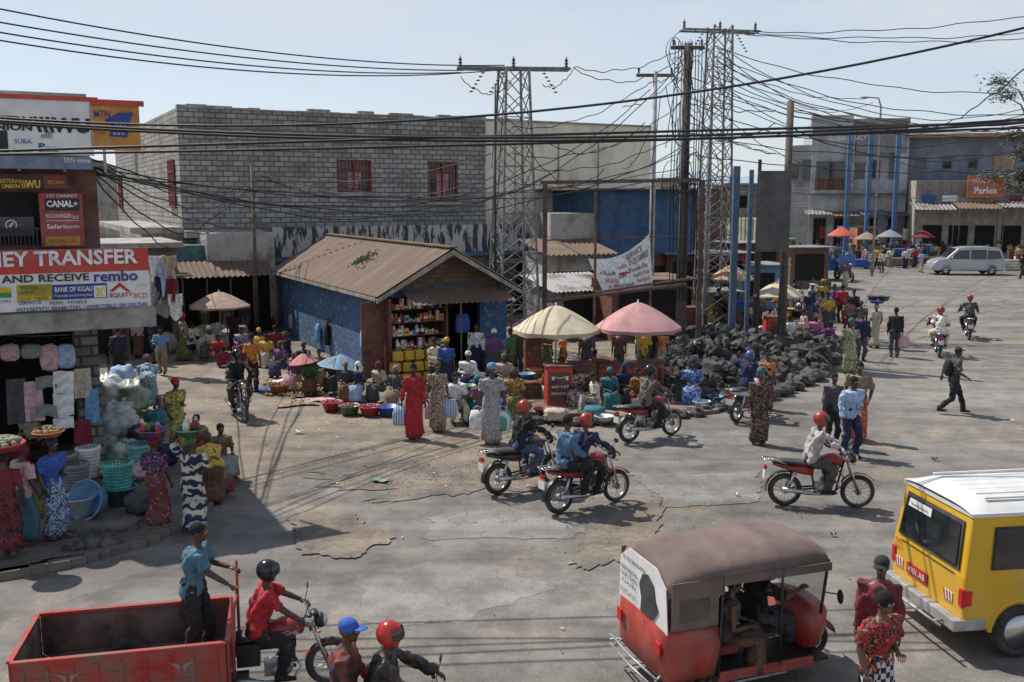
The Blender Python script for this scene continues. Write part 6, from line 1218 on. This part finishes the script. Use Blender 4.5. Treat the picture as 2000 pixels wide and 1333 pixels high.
for i in range(5):
    m=MB(); corr(m,(-.5+i*3.7,-3-.3*(i%2),z_-.35+.12*(i%3)),(3.6,0,0),(0,3,.6),0,2,.35,.05,(0,0,1)); m.build('awning',[ZINC,RUST,ZINC,mat('awning_blue',(0,0,0)),RUST][i],t)
    for x in(-.3+i*3.7,2.9+i*3.7): MB().loft([(x,-2.9,0),(x,-2.9,z_-.3)],.05,n=5).build('awning_post',WOOD,t)
for i in range(7): a=.8+i*2.3; bx('shop_opening',t,DRK,(a,a+1.7),(-.04,-.003),(0,3.2))
g=MB()
for i in range(60): x=.2+i*.24; g.box((x,x+.04),(-.12,-.08),(Hh-1.5,Hh-.1))
g.build('railing',WF,t)
gs=sign('shop_sign','orange red restaurant sign on the far shop row',Pl,1888,343,1962,388,mat('sign_orange_red',(.46,.12,.06),.5,dust=.25),-.6,.15); ptext('Parlea',gs,Pl,1902,366,1948,379,WH,-.62,.03); ptext('PARADIS',gs,Pl,1900,351,1935,358,WH,-.62); ptext('cola',gs,Pl,1940,351,1956,358,BLk,-.62)
for i,(x0,x1,cc) in enumerate(((1800,1830,'blu'),(1840,1870,'wht'),(1972,1998,'dred'))):
    gs=sign('shop_sign',f'small {CN[cc]} panel hung over the far shop row',Pl,x0,382,x1,394,c(cc),-.3,.08)
for i in range(50):
    px=1662+i*6.8+r2.uniform(-4,4); py=r2.uniform(500,520); cc=['wht','blu','dred','grn','yel','gry','bei','lpk','sky','brn','crm','navy','red'][i%13]; s_=r2.uniform(.3,.8)
    if 1815<px<1975: py=r2.uniform(502,508)
    p=G(px,py); m=MB(); nl=r2.randint(2,5)
    for j in range(nl): w_=s_*r2.uniform(.8,1); m.box((-w_,w_),(-.4,.4),(j*.3,j*.3+.28))
    tag(m.build('goods_pile',c(cc),None,p,r2.uniform(-.3,.3),bev=.05),f'{CN[cc]} stacked goods, pile {i+1} from left before far shops','goods','goods piled before the far shops')
for i in range(7):
    px=1610+i*26+r2.uniform(-6,6); cc=['dred','lbl','wht','tan','teal','navy','crm'][i]; p=at(px,r2.uniform(440,455),95)
    tag(MB().grid(lambda a,b_:V(((a-.5)*.6,.05*sin(a*8),-b_*1.1)),6,4).build('hanging_cloth',c(cc),None,p),f'{CN[cc]} cloth hanging at shop fronts of the grey building','cloth','cloths hanging at the far shops')
for i,(px,py,cc) in enumerate(((1675,525,'blu'),(1712,512,'dred'),(1760,522,'tan'),(1788,514,'sky'),(1815,520,'brn'),(1975,512,'gry'))):
    t=thing('market_table',f'{CN[cc]} covered market table on the far pavement','table',G(px,py),R(r2.uniform(-10,10))); bx('table_top',t,c(cc),(-.9,.9),(-.45,.45),(.7,.76)); bx('table_cloth',t,c(cc),(-.88,.88),(-.47,-.455),(.2,.75))
    for x in(-.8,.8):
        for y in(-.38,.38): bx('leg',t,WOOD,(x-.03,x+.03),(y-.03,y+.03),(0,.7))
st=thing('concrete_steps','pale concrete steps at the right edge','steps',G(1985,530))
for i in range(4): bx('step',st,CON,(-.9+i*.1,4),(i*.35,2),(i*.2,i*.2+.198))
for i,(x0,x1,y,Y,mm,l) in enumerate(((1290,1350,352,95,CON,'low grey house beyond the concrete pole'),(1350,1420,372,100,RUST,'low brown roofed house between poles'),(1420,1500,362,105,CON,'low pale house behind the lorries'),(1490,1545,378,104,GBd,'low grey block house left of annex'),(60,230,330,70,CON,'pale house far behind the alley'),(-400,60,300,80,GBd,'grey house hidden behind corner shop'))):
    t,Pl,L_,Hh=facade('background_house',l,x0,x1,y,Y,Y,mm,depth=8); bx('roof',t,RUST if i%2 else ZINC,(-.4,L_+.4),(-.6,8),(Hh+.003,Hh+.2)); bx('window',t,DRK,(L_*.3,L_*.5),(-.05,-.003),(Hh-2.4,Hh-1.1))
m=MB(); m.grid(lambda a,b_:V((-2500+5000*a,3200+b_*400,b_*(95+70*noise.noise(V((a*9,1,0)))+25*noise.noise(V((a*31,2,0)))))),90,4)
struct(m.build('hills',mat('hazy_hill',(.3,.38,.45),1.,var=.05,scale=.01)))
p=at(1705,500,72).xy.to_3d(); t=thing('street_lamp','slim street lamp standing before the grey building','lamp',p); q=at(1705,192,72); MB().loft([(0,0,0),(0,0,q.z-.6),(-.2,0,q.z),(-.9,0,q.z+.05)],[.1,.07,.06,.05],n=8).build('pole',STEEL,t); MB().ell((-1.2,0,q.z+.05),(.4,.13,.07),10,6).build('lamp_head',STEEL,t)
def tree(p,h,r,n,label):
    t=thing('tree',label,'tree',p); tr=MB().loft([(0,0,0),(.2,0,h*.4),(0,.2,h*.95)],[.35,.25,.08],n=10); cl=[]
    for i in range(26):
        a=r2.uniform(0,6.3); z=h*r2.uniform(.4,1.0); q=r*r2.uniform(.35,1)*(1.1-.5*abs(z/h-.65)); e=V((q*cos(a),q*sin(a),z)); tr.loft([V((.1,0,z*.75)),e*.5+V((0,0,z*.45)),e],[.1,.06,.02],n=5); cl.append(e)
    tr.build('trunk',WOOD,t); m=MB()
    for i in range(n):
        cc=r2.choice(cl); p_=cc+V((r2.gauss(0,.5),r2.gauss(0,.5),r2.gauss(0,.25))); a=r2.uniform(0,6.3); u=V((cos(a),sin(a),r2.uniform(-.5,.5)))*r2.uniform(.12,.25); v=V((-sin(a),cos(a),r2.uniform(-.6,.6)))*.07; m.add([p_-u,p_+v,p_+u,p_-v],[(0,1,2,3)])
    m.build('crown',mat('leaf_dull',(.11,.13,.075),.85,scale=.7,var=.5),t)
tree(at(2012,420,75).xy.to_3d(),15.2,3.3,7000,'sparse tree rising behind shops at the right edge')
# ---------- world, sun, camera
w=bpy.data.worlds.new('World'); sc.world=w; w.use_nodes=True; nt=w.node_tree; N=nt.nodes; L=nt.links; bg=N['Background']
sky=N.new('ShaderNodeTexSky'); sky.sky_type='NISHITA'; sky.sun_disc=False; sky.sun_elevation=R(54); sky.sun_rotation=R(-53); sky.dust_density=2.; sky.air_density=1.; sky.altitude=1500
tc=N.new('ShaderNodeTexCoord'); mp=N.new('ShaderNodeMapping'); mp.inputs['Scale'].default_value=(1,1,3.6); L.new(tc.outputs['Generated'],mp.inputs[0])
n=N.new('ShaderNodeTexNoise'); n.inputs['Scale'].default_value=3.4; n.inputs['Detail'].default_value=9; n.inputs['Roughness'].default_value=.62; L.new(mp.outputs[0],n.inputs['Vector'])
rp=N.new('ShaderNodeValToRGB'); rp.color_ramp.elements[0].position=.45; rp.color_ramp.elements[0].color=(.62,.62,.62,1); rp.color_ramp.elements[1].position=.7; rp.color_ramp.elements[1].color=(1,1,1,1); L.new(n.outputs[0],rp.inputs[0])
sx=N.new('ShaderNodeSeparateXYZ'); L.new(tc.outputs['Generated'],sx.inputs[0]); mr=N.new('ShaderNodeMapRange'); L.new(sx.outputs[2],mr.inputs[0]); mr.inputs[1].default_value=.3; mr.inputs[2].default_value=.75; mr.inputs[3].default_value=1.; mr.inputs[4].default_value=.3
ml=N.new('ShaderNodeMath'); ml.operation='MULTIPLY'; L.new(rp.outputs[0],ml.inputs[0]); L.new(mr.outputs[0],ml.inputs[1])
mx=N.new('ShaderNodeMix'); mx.data_type='RGBA'; L.new(ml.outputs[0],mx.inputs[0]); L.new(sky.outputs[0],mx.inputs[6]); mx.inputs[7].default_value=(4.85,5.25,5.7,1); L.new(mx.outputs[2],bg.inputs[0]); bg.inputs[1].default_value=.14
ld=bpy.data.lights.new('sun','SUN'); ld.energy=5.; ld.angle=R(.5); ld.color=(1,.95,.87); lo=bpy.data.objects.new('sun',ld); col.objects.link(lo)
lo.rotation_euler=V((.8*cos(R(54)),-.6*cos(R(54)),-sin(R(54)))).to_track_quat('-Z','Y').to_euler()
cd=bpy.data.cameras.new('camera'); cd.sensor_width=36; cd.lens=F*36/2000; cd.clip_end=8000; cd.clip_start=.1; co=bpy.data.objects.new('camera',cd); col.objects.link(co); co.location=CAM; co.rotation_euler=(R(90)-P,0,0); sc.camera=co
sc.view_settings.view_transform='Standard'; sc.view_settings.look='None'
